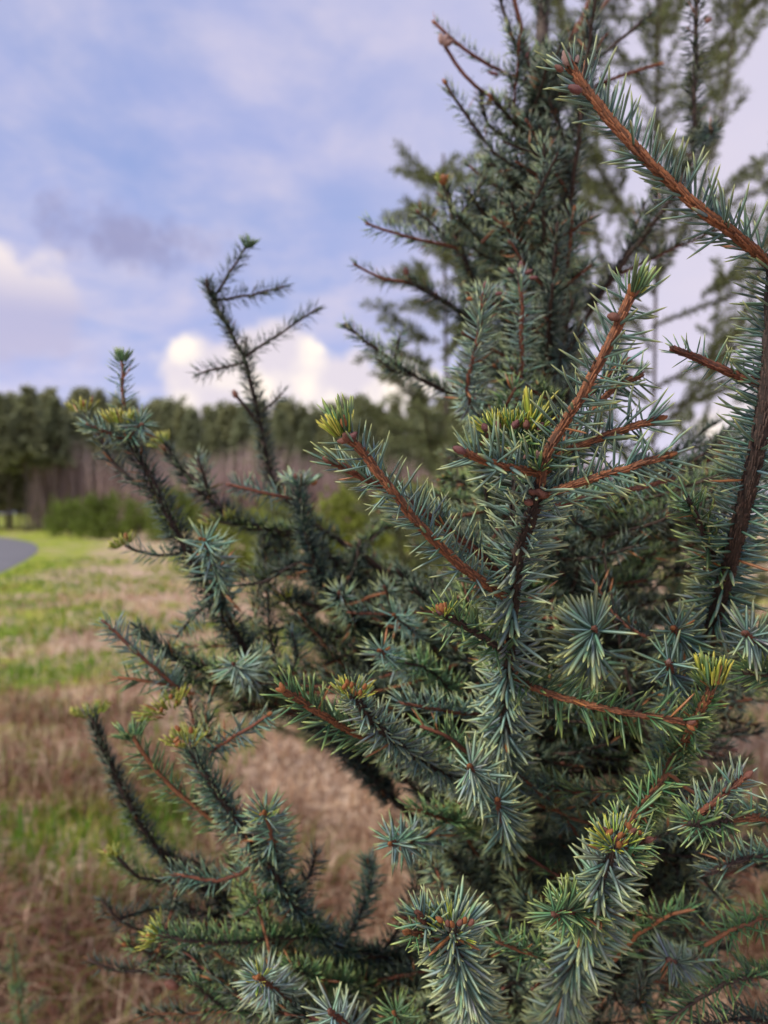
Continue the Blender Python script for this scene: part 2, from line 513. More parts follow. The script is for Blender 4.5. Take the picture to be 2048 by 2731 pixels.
class Branch:
    """one limb of a tree: wood, side twigs, needles, buds"""
    def __init__(s, tree, label=None):
        s.tree = tree; s.ob = None; s.nd = Acc(); s.label = label; s.own = {}
        s.paths = []; s.wood = None; s.twigs = []; s.buds = []; s.bark = 'd'

    def stem(s, pts, r0, r1, bark='d', near=False, L=0.02, dens=14, hue='b', lod=1, needles=True, pegs=None, wob=0.05,
             nskip=0.0, **kw):
        path = catmull(pts, 0.004 if near else 0.012)
        if len(path) < 3: path = catmull(pts, np.linalg.norm(path[-1] - path[0]) / 4)
        nn = len(path)
        path = path + rng.normal(0, 1, (nn, 3)) * (0.00015 if near else 0.0005)
        acc = Acc()
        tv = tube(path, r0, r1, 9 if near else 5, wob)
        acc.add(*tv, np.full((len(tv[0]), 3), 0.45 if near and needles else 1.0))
        if needles:
            b, d, u, ln, ss = shoot_needles(path, dens, L, skip0=nskip, rstem=min(r0, r1), **kw)
            needles_to(s.nd, b, d, u, ln, hue, lod, s.own if lod == 0 else None)
            if near:
                g = dict(kw); g['gap'] = None
                b2, d2, _, _, _ = shoot_needles(path, 26, L, skip0=nskip, rstem=r1, **g)
                seg = np.linspace(r0, r1, nn)
                pegs_to(acc, b2, d2, path, seg, 0.0050 if pegs is None else pegs)
        s.paths.append(path)
        if s.wood is None: s.wood = acc; s.bark = bark
        else: s.twigs.append((acc, bark))
        return path

    def bud(s, p, d, size=0.007, kind='brown', wide=1.0): s.buds.append((p, d, size * 0.8, kind, wide))

    def tuft(s, p, d, n=36, L=0.011, spread=50, hue='y', lod=0, r=0.003):
        if lod and hue == 'y': spread *= 0.72; L *= 0.9
        d = norm(np.asarray(d, float)); rr = norm(rng.normal(0, 1, (n, 3)))
        rr = norm(rr - d * (rr @ d)[:, None])
        an = np.radians(spread * np.sqrt(rng.random(n)))
        dd = norm(d * np.cos(an)[:, None] + rr * np.sin(an)[:, None])
        b = np.asarray(p) + rr * r * (an / np.radians(spread))[:, None] - d * 0.002
        uu = norm(np.cross(dd, rng.normal(0, 1, (n, 3)))); ll = L * (0.55 + 0.6 * rng.random(n))
        if hue == 'y': ll *= 0.95
        h = n // 4 if hue == 'y' and lod == 0 else 0
        needles_to(s.nd, b[:h], dd[:h], uu[:h], ll[:h] * 1.15, 'g', lod, None, width=1.15)
        needles_to(s.nd, b[h:], dd[h:], uu[h:], ll[h:] * (0.85 if hue == 'y' and lod == 0 else 1.05), 'v' if hue == 'y' and lod else hue, lod, None, width=1.2 if lod == 0 else 1.6)

    def finish(s):
        o = link('branch', s.wood.mesh('branch', BARK[s.bark], True), s.tree)
        if s.label: o['label'] = s.label
        s.ob = o
        for acc, bk in s.twigs:
            t = bpy.data.objects.new('twig', acc.mesh('twig', BARK[bk], True)); COL.objects.link(t); t.parent = o
        for (p, d, sz, k, wd) in s.buds:
            t = bpy.data.objects.new('bud', BUDS[k]); COL.objects.link(t); t.parent = o
            orient(t, p, d, sz, wd)
        return o

    def finish_needles(s, taken):
        """everything not taken out as a single needle becomes one sub-part"""
        for (b, d, W, C, Q, T) in s.own.get('blocks', []):
            keep = np.array([tuple(np.round(x, 7)) not in taken for x in b])
            if keep.any():
                W2, C2 = W[keep], C[keep]; nv = W.shape[1]
                off = (np.arange(len(W2)) * nv)[:, None, None]
                s.nd.add(W2, Q[None] + off, T[None] + off, C2)
        if s.nd.n:
            t = bpy.data.objects.new('needles', s.nd.mesh('needles', M_NEEDLE)); COL.objects.link(t)
            t.parent = s.ob; t['kind'] = 'stuff'


# ------------------------------------------------------------------ ground, road, far wood
def vnoise(x, y, s, seed):
    x = np.asarray(x) / s; y = np.asarray(y) / s
    xi = np.floor(x).astype(int); yi = np.floor(y).astype(int)
    fx = x - xi; fy = y - yi; fx = fx * fx * (3 - 2 * fx); fy = fy * fy * (3 - 2 * fy)
    def h(a, b):
        v = np.sin(a * 127.1 + b * 311.7 + seed * 74.7) * 43758.5453
        return v - np.floor(v)
    return (h(xi, yi) * (1 - fx) + h(xi + 1, yi) * fx) * (1 - fy) + (h(xi, yi + 1) * (1 - fx) + h(xi + 1, yi + 1) * fx) * fy


ROAD_R = np.array([(-1.5, -8), (-5.0, 4.0), (-7.3, 12), (-9.4, 18.5), (-10.9, 23), (-13.6, 30), (-17.5, 38), (-24, 47), (-34, 55), (-55, 62)], float)


def road_x(y): return np.interp(y, ROAD_R[:, 1], ROAD_R[:, 0])


def gz(x, y):
    r = np.hypot(x, y)
    z = 0.10 * (vnoise(x, y, 1.3, 3) - 0.5) + 0.16 * (vnoise(x, y, 4.0, 5) - 0.5)
    z = z * np.clip((r - 0.3) / 2, 0, 1)
    d = x - road_x(y)
    return z * np.clip((d - 0.2) / 1.5, 0, 1) * np.clip((75 - y) / 20, 0.0, 1) - 0.02


def build_ground():
    u = np.linspace(-1, 1, 180); v = np.linspace(-0.35, 1, 200)
    X = np.sign(u) * (np.abs(u) ** 2.6 * 420 + np.abs(u) * 8); Y = np.sign(v) * (np.abs(v) ** 2.6 * 560 + np.abs(v) * 10)
    gx, gy = np.meshgrid(X, Y)
    V = np.stack([gx, gy, gz(gx, gy)], -1)
    ny, nx = gx.shape
    i = np.arange(ny - 1)[:, None] * nx + np.arange(nx - 1)[None]
    Q = np.stack([i, i + 1, i + nx + 1, i + nx], -1)
    m, nt, bs, b = mat_new('meadow_soil')
    tc = b.n('ShaderNodeTexCoord'); o = tc.outputs['Object']
    n1 = b.noise(o, 0.55, 5, 0.6); n2 = b.noise(o, 2.6, 5, 0.65); n3 = b.noise(o, 14, 4, 0.6)
    c = b.mix(b.step(n3, 0.35, 0.65), (0.38, 0.26, 0.175), (0.64, 0.49, 0.36))
    sy = b.n('ShaderNodeSeparateXYZ'); nt.links.new(o, sy.inputs[0])
    c = b.mix(b.m('MULTIPLY', b.step(b.m('ADD', n1, b.m('MULTIPLY', b.m('SUBTRACT', 1.0, b.step(b.m('ADD', sy.outputs[0], b.m('MULTIPLY_ADD', sy.outputs[1], 0.33, 3.7)), 0.5, 3.6)), 0.17)), 0.52, 0.64), b.step(sy.outputs[1], 3.2, 6.5)), c, b.mix(b.step(n2, 0.35, 0.65), (0.16, 0.27, 0.025), (0.42, 0.42, 0.07)))
    c = b.mix(b.m('MULTIPLY', b.step(n2, 0.55, 0.7), 0.5), c, (0.14, 0.085, 0.055))
    nt.links.new(c, bs.inputs['Base Color']); bs.inputs['Roughness'].default_value = 0.95
    bs.inputs['Specular IOR Level'].default_value = 0.1
    bp = b.n('ShaderNodeBump'); bp.inputs['Distance'].default_value = 0.05
    nt.links.new(n3, bp.inputs['Height']); nt.links.new(bp.outputs[0], bs.inputs['Normal'])
    link('ground', mesh_np('ground', V, Q, None, None, m, True), None, kind='structure')
    # road
    ys = np.linspace(-8, 62, 90); xr = road_x(ys)
    xr = np.convolve(np.pad(xr, 4, mode='edge'), np.ones(9) / 9, 'valid')
    T = norm(np.stack([np.gradient(xr), np.gradient(ys)], -1)); N = np.stack([-T[:, 1], T[:, 0]], -1)
    rows = []
    for k, h in ((0, -0.01), (0.25, 0.035), (2.6, 0.075), (5.0, 0.035), (5.3, -0.01)):
        rows.append(np.stack([xr + N[:, 0] * k, ys + N[:, 1] * k, np.full(len(ys), h)], -1))
    V = np.stack(rows, 1); i = np.arange(len(ys) - 1)[:, None] * 5 + np.arange(4)[None]
    Q = np.stack([i, i + 5, i + 6, i + 1], -1)
    m, nt, bs, b = mat_new('worn_asphalt')
    tc = b.n('ShaderNodeTexCoord'); o = tc.outputs['Object']
    c = b.mix(b.noise(o, 0.8, 5, 0.6), (0.13, 0.13, 0.145), (0.22, 0.215, 0.225))
    c = b.mix(b.m('MULTIPLY', b.noise(o, 60, 2), 0.4), c, (0.08, 0.08, 0.085))
    nt.links.new(c, bs.inputs['Base Color']); bs.inputs['Roughness'].default_value = 0.8
    link('road', mesh_np('road', V, Q, None, None, m, True), None, kind='structure')


def blades(n, rmin, rmax, cols, lmin, lmax, w, mask, lean=0.5, az=(-42, 40), pw=1.0, clump=0, patch=0.0):
    """curved grass blades: base pair, middle pair, tip"""
    u = rng.random(n * 3)
    r = rmin * (rmax / rmin) ** (u ** pw)
    a = np.radians(az[0] + (az[1] - az[0]) * rng.random(n * 3))
    x, y = r * np.sin(a), r * np.cos(a)
    if clump:
        cx, cy = x[:clump].copy(), y[:clump].copy()
        k = rng.integers(0, clump, n * 3)
        s = np.hypot(cx, cy)[k] * 0.035 + 0.03
        x = cx[k] + rng.normal(0, 1, n * 3) * s; y = cy[k] + rng.normal(0, 1, n * 3) * s
    ok = mask(x, y) & (x > road_x(y) + 0.25) & (y > 0.9)
    x, y = x[ok][:n], y[ok][:n]; n = len(x); r = np.hypot(x, y)
    L = (lmin + (lmax - lmin) * rng.random(n) ** 1.4)
    W = w * (0.6 + 0.8 * rng.random(n)) * (0.55 + 0.16 * r)
    ph = rng.random(n) * 2 * np.pi
    ln = np.stack([np.cos(ph), np.sin(ph), np.zeros(n)], -1) * (lean * rng.random(n) ** 0.7)[:, None]
    sd = np.stack([-np.sin(ph), np.cos(ph), np.zeros(n)], -1)
    b = np.stack([x, y, gz(x, y) - 0.01], -1); up = np.array([0, 0, 1.0])
    mid = b + L[:, None] * 0.55 * norm(up + ln * 0.7)
    tip = mid + L[:, None] * 0.5 * norm(up * (1 - lean * 0.8) + ln * 2.0)
    h = W[:, None] * 0.5
    V = np.stack([b - sd * h, b + sd * h, mid - sd * h * 0.8, mid + sd * h * 0.8, tip], 1)
    cols = np.asarray(cols); c = cols[rng.integers(0, len(cols), n)] * (0.7 + 0.6 * rng.random((n, 1)))
    if patch:
        f = (vnoise(x, y, 0.45, 51) * 0.6 + vnoise(x, y, 1.4, 52) * 0.4)[:, None]
        c = c * (1 - patch * np.clip((f - 0.45) * 5, 0, 1) * np.array([0.62, 0.70, 0.74]))
    C = np.repeat(c[:, None], 5, 1); C[:, 4] *= 1.15
    off = (np.arange(n) * 5)[:, None, None]
    acc = Acc(); acc.add(V, np.array([[0, 1, 3, 2]])[None] + off, np.array([[2, 3, 4]])[None] + off, C)
    return acc


def build_grass():
    def greenish(x, y):
        near_road = np.clip(1 - (x - road_x(y) - 0.3) / 3.0, 0, 1)
        f = vnoise(x, y, 1.1, 21) * 0.55 + vnoise(x, y, 3.2, 22) * 0.45
        return f + 0.27 * near_road * np.clip((y - 3) / 4, 0, 1) + 0.06 * np.clip((y - 6) / 10, 0, 1) - 0.32 * np.clip((8.0 - y) / 4.5, 0, 1)
    g = blades(26000, 2.2, 26, [(0.16, 0.28, 0.035), (0.28, 0.35, 0.05), (0.40, 0.40, 0.08), (0.11, 0.22, 0.03)], 0.05, 0.16, 0.010,
               lambda x, y: greenish(x, y) > 0.585, 0.6)
    link('grass', g.mesh('grass', M_FAR), None, kind='stuff', label='fresh green grass in patches along the roadside', category='grass')
    d = blades(44000, 1.3, 18, [(0.60, 0.43, 0.29), (0.48, 0.31, 0.20), (0.66, 0.50, 0.34), (0.28, 0.16, 0.10), (0.54, 0.36, 0.25)],
               0.06, 0.24, 0.008, lambda x, y: greenish(x, y) < 0.61, 1.1, patch=0.7)
    link('dead_grass', d.mesh('dead_grass', M_FAR), None, kind='stuff', label='matted straw coloured dead grass and bracken litter', category='dead grass')
    k = blades(22000, 1.5, 8, [(0.24, 0.105, 0.065), (0.36, 0.19, 0.125), (0.48, 0.29, 0.20), (0.13, 0.06, 0.04), (0.60, 0.43, 0.31), (0.66, 0.52, 0.37), (0.30, 0.30, 0.09), (0.22, 0.27, 0.06)], 0.12, 0.42, 0.007,
               lambda x, y: (vnoise(x, y, 0.6, 31) * 0.6 + vnoise(x, y, 1.7, 33) * 0.4 > 0.55 - 0.05 * (y < 4.5) + 0.08 * (x > -1.1)) & (greenish(x, y) < 0.60), 1.2, clump=700, patch=0.4)
    link('dead_bracken', k.mesh('dead_bracken', M_FAR), None, kind='stuff', label='brown collapsed bracken stalks in tangled heaps', category='bracken')
    t = blades(1600, 3.0, 14, [(0.13, 0.26, 0.03), (0.20, 0.32, 0.05)], 0.10, 0.26, 0.009,
               lambda x, y: (x < -0.8) & (y > 2.4), 0.8, clump=60)
    link('grass', t.mesh('grass_tufts', M_FAR), None, kind='stuff', label='bright green grass tufts rising from the dead litter', category='grass')


def plates(acc, base, dirs, ups, L, W, col, jit=0.25):
    """leafy lozenges: 4 vertices, 2 triangles"""
    n = len(base)
    sd = norm(np.cross(dirs, ups))
    L = L[:, None]; W = W[:, None]
    V = np.stack([base, base + dirs * L * 0.45 + sd * W, base + dirs * L, base + dirs * L * 0.45 - sd * W], 1)
    V[:, 1:4:2, 2] -= (W * 0.35)
    C = np.asarray(col) * (1 + jit * rng.normal(0, 1, (n, 1)).clip(-1.7, 1.7))
    C = np.repeat(C[:, None], 4, 1)
    off = (np.arange(n) * 4)[:, None, None]
    acc.add(V, None, np.array([[0, 1, 2], [0, 2, 3]])[None] + off, C)


def far_tree(seed, H, crown0, rad, col, ndead):
    """plantation conifer: trunk, crown of drooping sprays, dead lower branches"""
    global rng
    keep, rng = rng, np.random.default_rng(seed)
    tp = np.array([[0, 0, -0.3], [0.05, 0, H * 0.4], [-0.04, 0.03, H * 0.75], [0, 0, H * 0.985]])
    V, Q, T = tube(catmull(tp, 0.6), 0.13, 0.015, 7)
    trunk = mesh_np('trunk', V, Q, T, None, M_TRUNK, True)
    acc = Acc()
    nb = 300
    h = crown0 + (1 - crown0) * np.sort(rng.random(nb)) ** 0.9
    for hh in h:
        f = (1 - hh) / (1 - crown0)
        ln = rad * (0.05 + 0.95 * f ** 0.95) * (0.65 + 0.5 * rng.random())
        a = rng.random() * 6.283
        o = np.array([math.cos(a), math.sin(a), 0.0])
        p0 = np.array([0, 0, hh * H])
        k = max(4, int(12 * ln / rad))
        t = np.linspace(0.15, 1, k)[:, None]
        c = p0 + o * ln * t + np.array([0, 0, 1]) * (0.25 * ln * t - 0.38 * ln * t ** 2)
        dr = norm(o + rng.normal(0, 0.55, (k, 3)) + np.array([0, 0, -0.05]))
        plates(acc, c, dr, norm(np.array([0, 0, 1.0]) + rng.normal(0, 0.4, (k, 3))), 0.50 * (0.7 + 0.6 * rng.random(k)),
               0.16 * (0.7 + 0.6 * rng.random(k)), col)
    crown = acc.mesh('crown', M_FAR)
    acc = Acc()
    if ndead:
        z = H * (0.04 + (crown0 + 0.08) * rng.random(ndead)); a = rng.random(ndead) * 6.283
        o = np.stack([np.cos(a), np.sin(a), rng.normal(-0.1, 0.25, ndead)], -1)
        b = np.stack([np.zeros(ndead), np.zeros(ndead), z], -1)
        plates(acc, b, norm(o), norm(rng.normal(0, 1, (ndead, 3))), 0.6 + 0.9 * rng.random(ndead), np.full(ndead, 0.014), (0.15, 0.105, 0.095))
        dead = acc.mesh('dead_branches', M_FAR)
    else: dead = None
    rng = keep
    return trunk, crown, dead


def build_far_wood():
    G1, G2, G3 = (0.31, 0.335, 0.19), (0.35, 0.365, 0.195), (0.265, 0.295, 0.17)
    kinds = [far_tree(s, 11.4, c0, r, c, nd) for s, c0, r, c, nd in (
        (1, 0.52, 1.7, G1, 140), (2, 0.58, 1.5, G2, 160), (3, 0.48, 1.9, G3, 130), (4, 0.55, 1.6, G2, 150), (5, 0.50, 1.8, G1, 140),
        (6, 0.10, 2.5, G1, 20), (7, 0.14, 2.4, G2, 20))]
    rg = random.Random(3)
    def put(x, y, sc, k, label, group):
        e = empty('conifer_tree', (x, y, 0.0), label=label, category='tree', group=group)
        e.rotation_euler.z = rg.uniform(0, 6.28); e.scale = (sc * rg.uniform(0.9, 1.1),) * 2 + (sc,)
        for nm, me in zip(('trunk', 'crown', 'dead_branches'), kinds[k]):
            o = bpy.data.objects.new(nm, me); COL.objects.link(o); o.parent = e
    # edge of the plantation
    for row, (y0, hs) in enumerate(((64, 0.93), (68, 1.0), (72.5, 1.09), (77, 1.16))):
        n = (26, 28, 38, 42)[row]
        for i in range(n):
            x = -40 + 50 * (i + rg.uniform(0.1, 0.9)) / n
            px = x / y0 * FPX + 1024
            s = hs * (1.03 if px < 330 else 0.95) * (rg.uniform(0.82, 1.06) if row < 2 else rg.uniform(0.96, 1.04))
            if row == 0 and -33 < x < -4 and rg.random() < 0.55: continue
            put(x, y0 + rg.uniform(-1.4, 1.4), s, (rg.randrange(5) if row < 2 else 5 + rg.randrange(2)), 'tall dark conifer in the far plantation beyond the meadow', 'plantation conifers')
    # darker clump standing forward by the road
    for x, y, s in ((-29.2, 57.0, 0.92), (-27.6, 58.5, 0.98), (-30.8, 59, 1.0), (-26.2, 60.5, 0.93), (-28.6, 61.5, 1.02), (-32.4, 57.4, 0.95)):
        put(x, y, s, rg.choice((0, 2)), 'bare-trunked dark conifer in the clump where the road bends away', 'conifers by the road bend')
    # leafless brown undergrowth filling the foot of the plantation
    n = 15000
    x = -28.2 + 47 * rng.random(n); y = 60.0 + 8 * rng.random(n)
    hgt = (3.2 + 4.0 * rng.random(n) ** 0.8) * (0.75 + 0.4 * vnoise(x, y, 5, 4))
    acc = Acc()
    b = np.stack([x, y, np.zeros(n)], -1); d = norm(np.stack([rng.normal(0, 0.09, n), rng.normal(0, 0.09, n), np.ones(n)], -1))
    plates(acc, b, d, norm(rng.normal(0, 1, (n, 3)) * [1, 0.3, 0.1]), hgt, np.full(n, 0.06), (0.52, 0.41, 0.39), 0.22)
    link('thicket', acc.mesh('thicket', M_FAR), None, kind='stuff', label='leafless mauve brown undergrowth at the foot of the plantation', category='thicket')


def shrub(px, y, hpx, wpx, label, col, seed, dens=1.0, group='green shrubs at the meadow edge'):
    """rounded evergreen bush: stems and a crown of leaf sprays"""
    global rng
    keep, rng = rng, np.random.default_rng(seed)
    x = (px - 1024) / FPX * y; H = hpx / FPX * y; W = wpx / FPX * y / 2
    e = empty('shrub', (x, y, float(gz(x, y))), label=label, category='shrub', group=group)
    st = Acc(); cr = Acc()
    for k in range(9):
        a = rng.random() * 6.283; q = 0.25 + 0.6 * rng.random()
        tip = np.array([math.cos(a) * W * q, math.sin(a) * W * q, H * (0.95 - 0.45 * q * q)])
        pth = catmull(np.array([[0, 0, -0.05], tip * [0.3, 0.3, 0.5], tip]), H / 12)
        st.add(*tube(pth, 0.012 * H, 0.003 * H, 5))
    nl = 46
    for k in range(nl):
        v = norm(rng.normal(0, 1, 3)); v[2] = abs(v[2]) * 1.0
        rr = 0.55 + 0.45 * rng.random()
        c = np.array([v[0] * W * rr, v[1] * W * rr, H * (0.10 + 0.80 * v[2] * rr)])
        n = int(42 * dens)
        b = c + rng.normal(0, 1, (n, 3)) * [W * 0.13, W * 0.13, H * 0.085]; b[:, 2] = np.maximum(b[:, 2], 0.02)
        d = norm(b - np.array([0, 0, H * 0.2]) + rng.normal(0, 0.4, (n, 3)) * H)
        tone = 0.8 + 0.5 * rng.random()  # random tone for each leaf clump
        plates(cr, b, d, norm(rng.normal(0, 1, (n, 3))), H * 0.085 * (0.6 + 0.8 * rng.random(n)), H * 0.022 * (0.6 + 0.8 * rng.random(n)), np.array(col) * tone)
    for nm, ac, m in (('stem', st, M_DARK), ('crown', cr, M_FAR)):
        o = bpy.data.objects.new(nm, ac.mesh(nm, m)); COL.objects.link(o); o.parent = e
    rng = keep


build_ground()
build_grass()
build_far_wood()
GC, GD = (0.15, 0.20, 0.042), (0.23, 0.27, 0.055)
for i, (px, y, h, w, lb) in enumerate((
        (185, 46, 110, 150, 'round green bush nearest the road bend, before the plantation'),
        (275, 44, 125, 140, 'dark green bush in front of the mauve undergrowth'),
        (365, 43, 115, 150, 'green bush behind the small yellow tipped twig at the meadow edge'),
        (470, 40, 150, 150, 'olive bush half hidden by the tall spruce limb at the meadow edge'))):
    shrub(px, y, h, w, lb, GC, 40 + i)
for i, (px, y, h, w, lb) in enumerate((
        (610, 19, 190, 230, 'yellow green bush glimpsed between the forked spruce limbs'),
        (760, 18, 230, 240, 'yellow green bush behind the upright blurred spruce limb'),
        (930, 17, 260, 260, 'olive bush showing under the brown-stemmed shoot in the middle'),
        (1110, 16.5, 280, 260, 'olive bush hidden behind the middle of the spruce'))):
    shrub(px, y, h, w, lb, GD, 60 + i, 1.2)

# ------------------------------------------------------------------ the spruce in front of the camera
def trunk_pt(py):
    """centre of the trunk at photo height py (0.97 m away)"""
    px = np.interp(py, [-400, 0, 200, 600, 1200, 2000, 2731, 3700], [1475, 1450, 1440, 1462, 1440, 1380, 1350, 1340])
    return P(px, py, 0.97)


base_pt = trunk_pt(4450); base_pt[2] = 0.0
TREE = empty('spruce_tree', tuple(base_pt), label='young blue green spruce with brown stemmed shoots filling the view', category='tree')
tp = [base_pt + [0, 0, -0.06]] + [trunk_pt(y) for y in (3700, 3200, 2731, 2300, 1900, 1500, 1100, 800, 500, 250, 60, -120, -320)]
TPATH = catmull(tp, 0.02)
acc = Acc(); acc.add(*tube(TPATH, 0.030, 0.006, 14, 0.04))
tr_ob = link('trunk', acc.mesh('trunk', M_TRUNK, True), TREE)

BR = []


def new(label=None):
    b = Branch(TREE, label); BR.append(b); return b


def px(*pts): return np.array([P(*p) for p in pts])


CAMP = np.array([0, 0, CAM_H])
DOWN = np.array([0, 0, -1.0])


def tocam(pts): return norm(CAMP - np.mean(pts, axis=0))


def S(b, pts, r0=2.2, r1=1.4, bark='r', L=20, dens=13, hue='b', lod=None, gap='down', gk=0.8, near=None, tipbud=None, **kw):
    """a shoot given by photo points (x, y, metres away), base first; radii and needle length in mm"""
    q = px(*pts)
    dmin = min(p[2] for p in pts)
    if lod is None: lod = 0 if dmin < 0.54 else (1 if dmin < 0.68 else 2)
    if near is None: near = dmin < 0.56
    g = None
    if isinstance(gap, str):
        if gap == 'down': g = DOWN
        elif gap == 'cam': g = norm(tocam(q) + DOWN * 0.25)
        elif gap == 'camdown': g = norm(tocam(q) * 0.6 + DOWN * 0.7)
    elif gap is not None: g = norm(np.array(gap, float))
    path = b.stem(q, r0 / 1000, r1 / 1000, bark, near, L / 1000, dens, hue, lod, gap=g, gk=gk, **kw)
    if tipbud:
        t = norm(path[-1] - path[-3])
        b.bud(path[-1] - t * 0.001, t, tipbud[1] / 1000, tipbud[0])
        for k in range(tipbud[2] if len(tipbud) > 2 else 0):
            o = norm(t * 0.5 + norm(np.cross(t, rng.normal(0, 1, 3))))
            b.bud(path[-1] - t * 0.003, o, tipbud[1] / 1000 * 0.8, tipbud[0])
    return path


# --- right-hand limb that carries the long shoot in the upper corner
R = new('dark thick limb rising along the right edge, set with dense needles')
S(R, [(1400, 2500, .97), (1600, 2300, .84), (1760, 2060, .72), (1865, 1780, .61), (1925, 1580, .53), (1972, 1400, .485), (2012, 1230, .462), (2040, 1080, .452), (2058, 900, .446), (2066, 715, .438)],
  7, 4.2, 'd', 26, 17, 'b', 0, gap='cam', gk=0.75, ang=82, tipang=70, nskip=0.34, near=True, up_bias=0.02)
S(R, [(2066, 715, .438), (1955, 622, .425), (1850, 542, .418), (1700, 400, .412), (1590, 275, .408), (1512, 165, .404)],
  2.5, 1.9, 'o', 23, 14, 'b', 0, gap='cam', gk=0.8, ang=68, tipang=40, tiplen=0.08, up_bias=0.42, pegs=0.0062)
R.bud(P(1550, 245, .40), (-1, -0.3, 0.25), 0.010, 'purple')
R.bud(P(1518, 178, .403), (-0.4, -0.2, 1), 0.011, 'pale')
R.bud(P(1502, 190, .402), (-1, -0.3, 0.5), 0.007, 'brown')
R.bud(P(1535, 170, .404), (0.3, 0.2, 1), 0.007, 'pale')
S(R, [(2052, 1035, .455), (1950, 995, .452), (1860, 955, .450), (1792, 928, .449)], 2.2, 1.6, 'r', 15, 11, 'b', 0, gap='cam', gk=0.9, up_bias=0.2, tipang=22, tiplen=0.2)
S(R, [(1930, 1560, .53), (1880, 1430, .50), (1835, 1330, .485)], 2.0, 1.4, 'd', 22, 13, 'g', 0, gap=None, tipang=60)

# --- middle limb reaching towards the camera
C = new('upright middle limb with hanging grey green needles and a whorl of brown shoots')
S(C, [(1385, 2420, .96), (1352, 2200, .76), (1345, 2060, .655), (1346, 1930, .585), (1354, 1780, .535), (1364, 1650, .505), (1374, 1540, .485), (1382, 1480, .475), (1408, 1400, .462), (1432, 1335, .452), (1440, 1290, .446)],
  5.2, 3.6, 'd', 28, 13, 'w', 0, gap=None, ang=76, tipang=60, nskip=0.30, near=True, up_bias=0.0)
# second leader beside it
S(C, [(1374, 1540, .488), (1368, 1440, .488), (1370, 1350, .488), (1376, 1270, .49), (1385, 1160, .49)], 2.4, 2.0, 'd', 24, 14, 'w', 0, gap=None, ang=78, tipang=60, up_bias=0.0)
# long brown shoot to the left
b1 = S(C, [(1335, 1585, .482), (1230, 1508, .462), (1120, 1402, .448), (1030, 1290, .438), (965, 1205, .433), (930, 1170, .430)], 2.5, 2.0, 'o', 21, 12, 'b', 0, gap='cam', gk=0.55, ang=70, tipang=50, up_bias=0.12)
for o, k, s in (((0.55, -0.2, 0.5), 'purple', 9), ((-0.9, -0.2, -0.1), 'brown', 8), ((-0.2, -0.5, 0.3), 'brown', 9), ((0.1, 0.4, 0.6), 'brown', 7)):
    C.bud(P(928, 1175, .428), o, s / 1000, k)
C.tuft(P(912, 1150, .43), (-0.38, -0.1, 1), 60, 0.017, 28, 'y', 0, 0.005)
C.tuft(P(915, 1150, .432), (-0.2, 0.1, 1), 22, 0.021, 30, 'g', 0, 0.005)
C.bud(P(918, 1140, .426), (-0.05, -0.1, 1), 0.009, 'orange')
S(C, [(1340, 1540, .50), (1268, 1470, .492), (1190, 1408, .486), (1090, 1340, .475), (1000, 1290, .465), (930, 1252, .458), (885, 1232, .452)], 2.2, 1.7, 'r', 22, 13, 'b', 0, gap='camdown', gk=0.7, tipbud=('brown', 10), tipang=25, tiplen=0.10)
# whorl of shoots at the head of the limb
d1 = S(C, [(1440, 1290, .446), (1462, 1200, .438), (1530, 1090, .43), (1590, 982, .424), (1640, 885, .42), (1676, 800, .418), (1692, 762, .417)], 2.6, 2.2, 'o', 22, 11, 'b', 0, gap='cam', gk=0.55, ang=72, tipang=60, up_bias=0.0, tiplen=0.05)
C.bud(P(1650, 848, .416), (-1, -0.25, 0.12), 0.009, 'brown', 1.15)
C.tuft(P(1690, 775, .417), (0.28, -0.1, 1), 20, 0.019, 32, 'g', 0, 0.005)
C.tuft(P(1705, 772, .416), (0.55, -0.1, 1), 12, 0.012, 40, 'y', 0, 0.004)
for o in ((0.1, -0.3, 1), (0.5, -0.3, 0.8), (-0.35, -0.3, 0.8), (0.3, 0.3, 1)): C.bud(P(1688, 790, .416), o, 0.009, 'orange' if o[0] < 0.2 else 'brown')
S(C, [(1450, 1260, .45), (1500, 1212, .448), (1560, 1184, .446), (1650, 1150, .442), (1755, 1118, .438)], 2.1, 1.6, 'o', 24, 12, 'b', 0, gap='cam', gk=0.55, tipbud=('orange', 8), tipang=25)
S(C, [(1450, 1322, .446), (1550, 1286, .44), (1650, 1256, .434), (1740, 1226, .43), (1785, 1214, .428)], 2.1, 1.5, 'o', 24, 12, 'b', 0, gap='cam', gk=0.55, tipbud=('orange', 7), tipang=28)
S(C, [(1440, 1262, .444), (1345, 1244, .43), (1285, 1226, .42), (1238, 1204, .414)], 2.0, 1.7, 'o', 25, 13, 'b', 0, gap='cam', gk=0.7, tipang=48, tiplen=0.35)
C.bud(P(1240, 1207, .413), (-0.8, -0.35, 0.3), 0.010, 'purple', 1.0)
S(C, [(1438, 1290, .45), (1425, 1220, .456), (1410, 1160, .46)], 2.6, 2.4, 'd', 22, 18, 'g', 0, gap=None, ang=60, tipang=45)
for k in range(9):
    x = 1300 + 17 * k + rng.normal(0, 4); z = 1140 - 8 * math.sin(k / 8 * 3.1)
    C.tuft(P(x, z, .455 + 0.004 * rng.normal()), (-0.5 + 0.13 * k, -0.25, 1), 16, 0.014 + 0.004 * (k > 5), 34, 'y', 0, 0.004)
    if k % 2 == 0: C.bud(P(x, z + 10, .447), (rng.normal() * 0.4, -0.6, 0.7), 0.008, 'brown' if k % 4 else 'purple', 1.2)
C.tuft(P(1425, 1120, .452), (0.15, -0.2, 1), 14, 0.026, 26, 'y', 0, 0.004)
C.tuft(P(1370, 1160, .455), (0.1, -0.3, 0.8), 40, 0.017, 80, 'g', 0, 0.010)
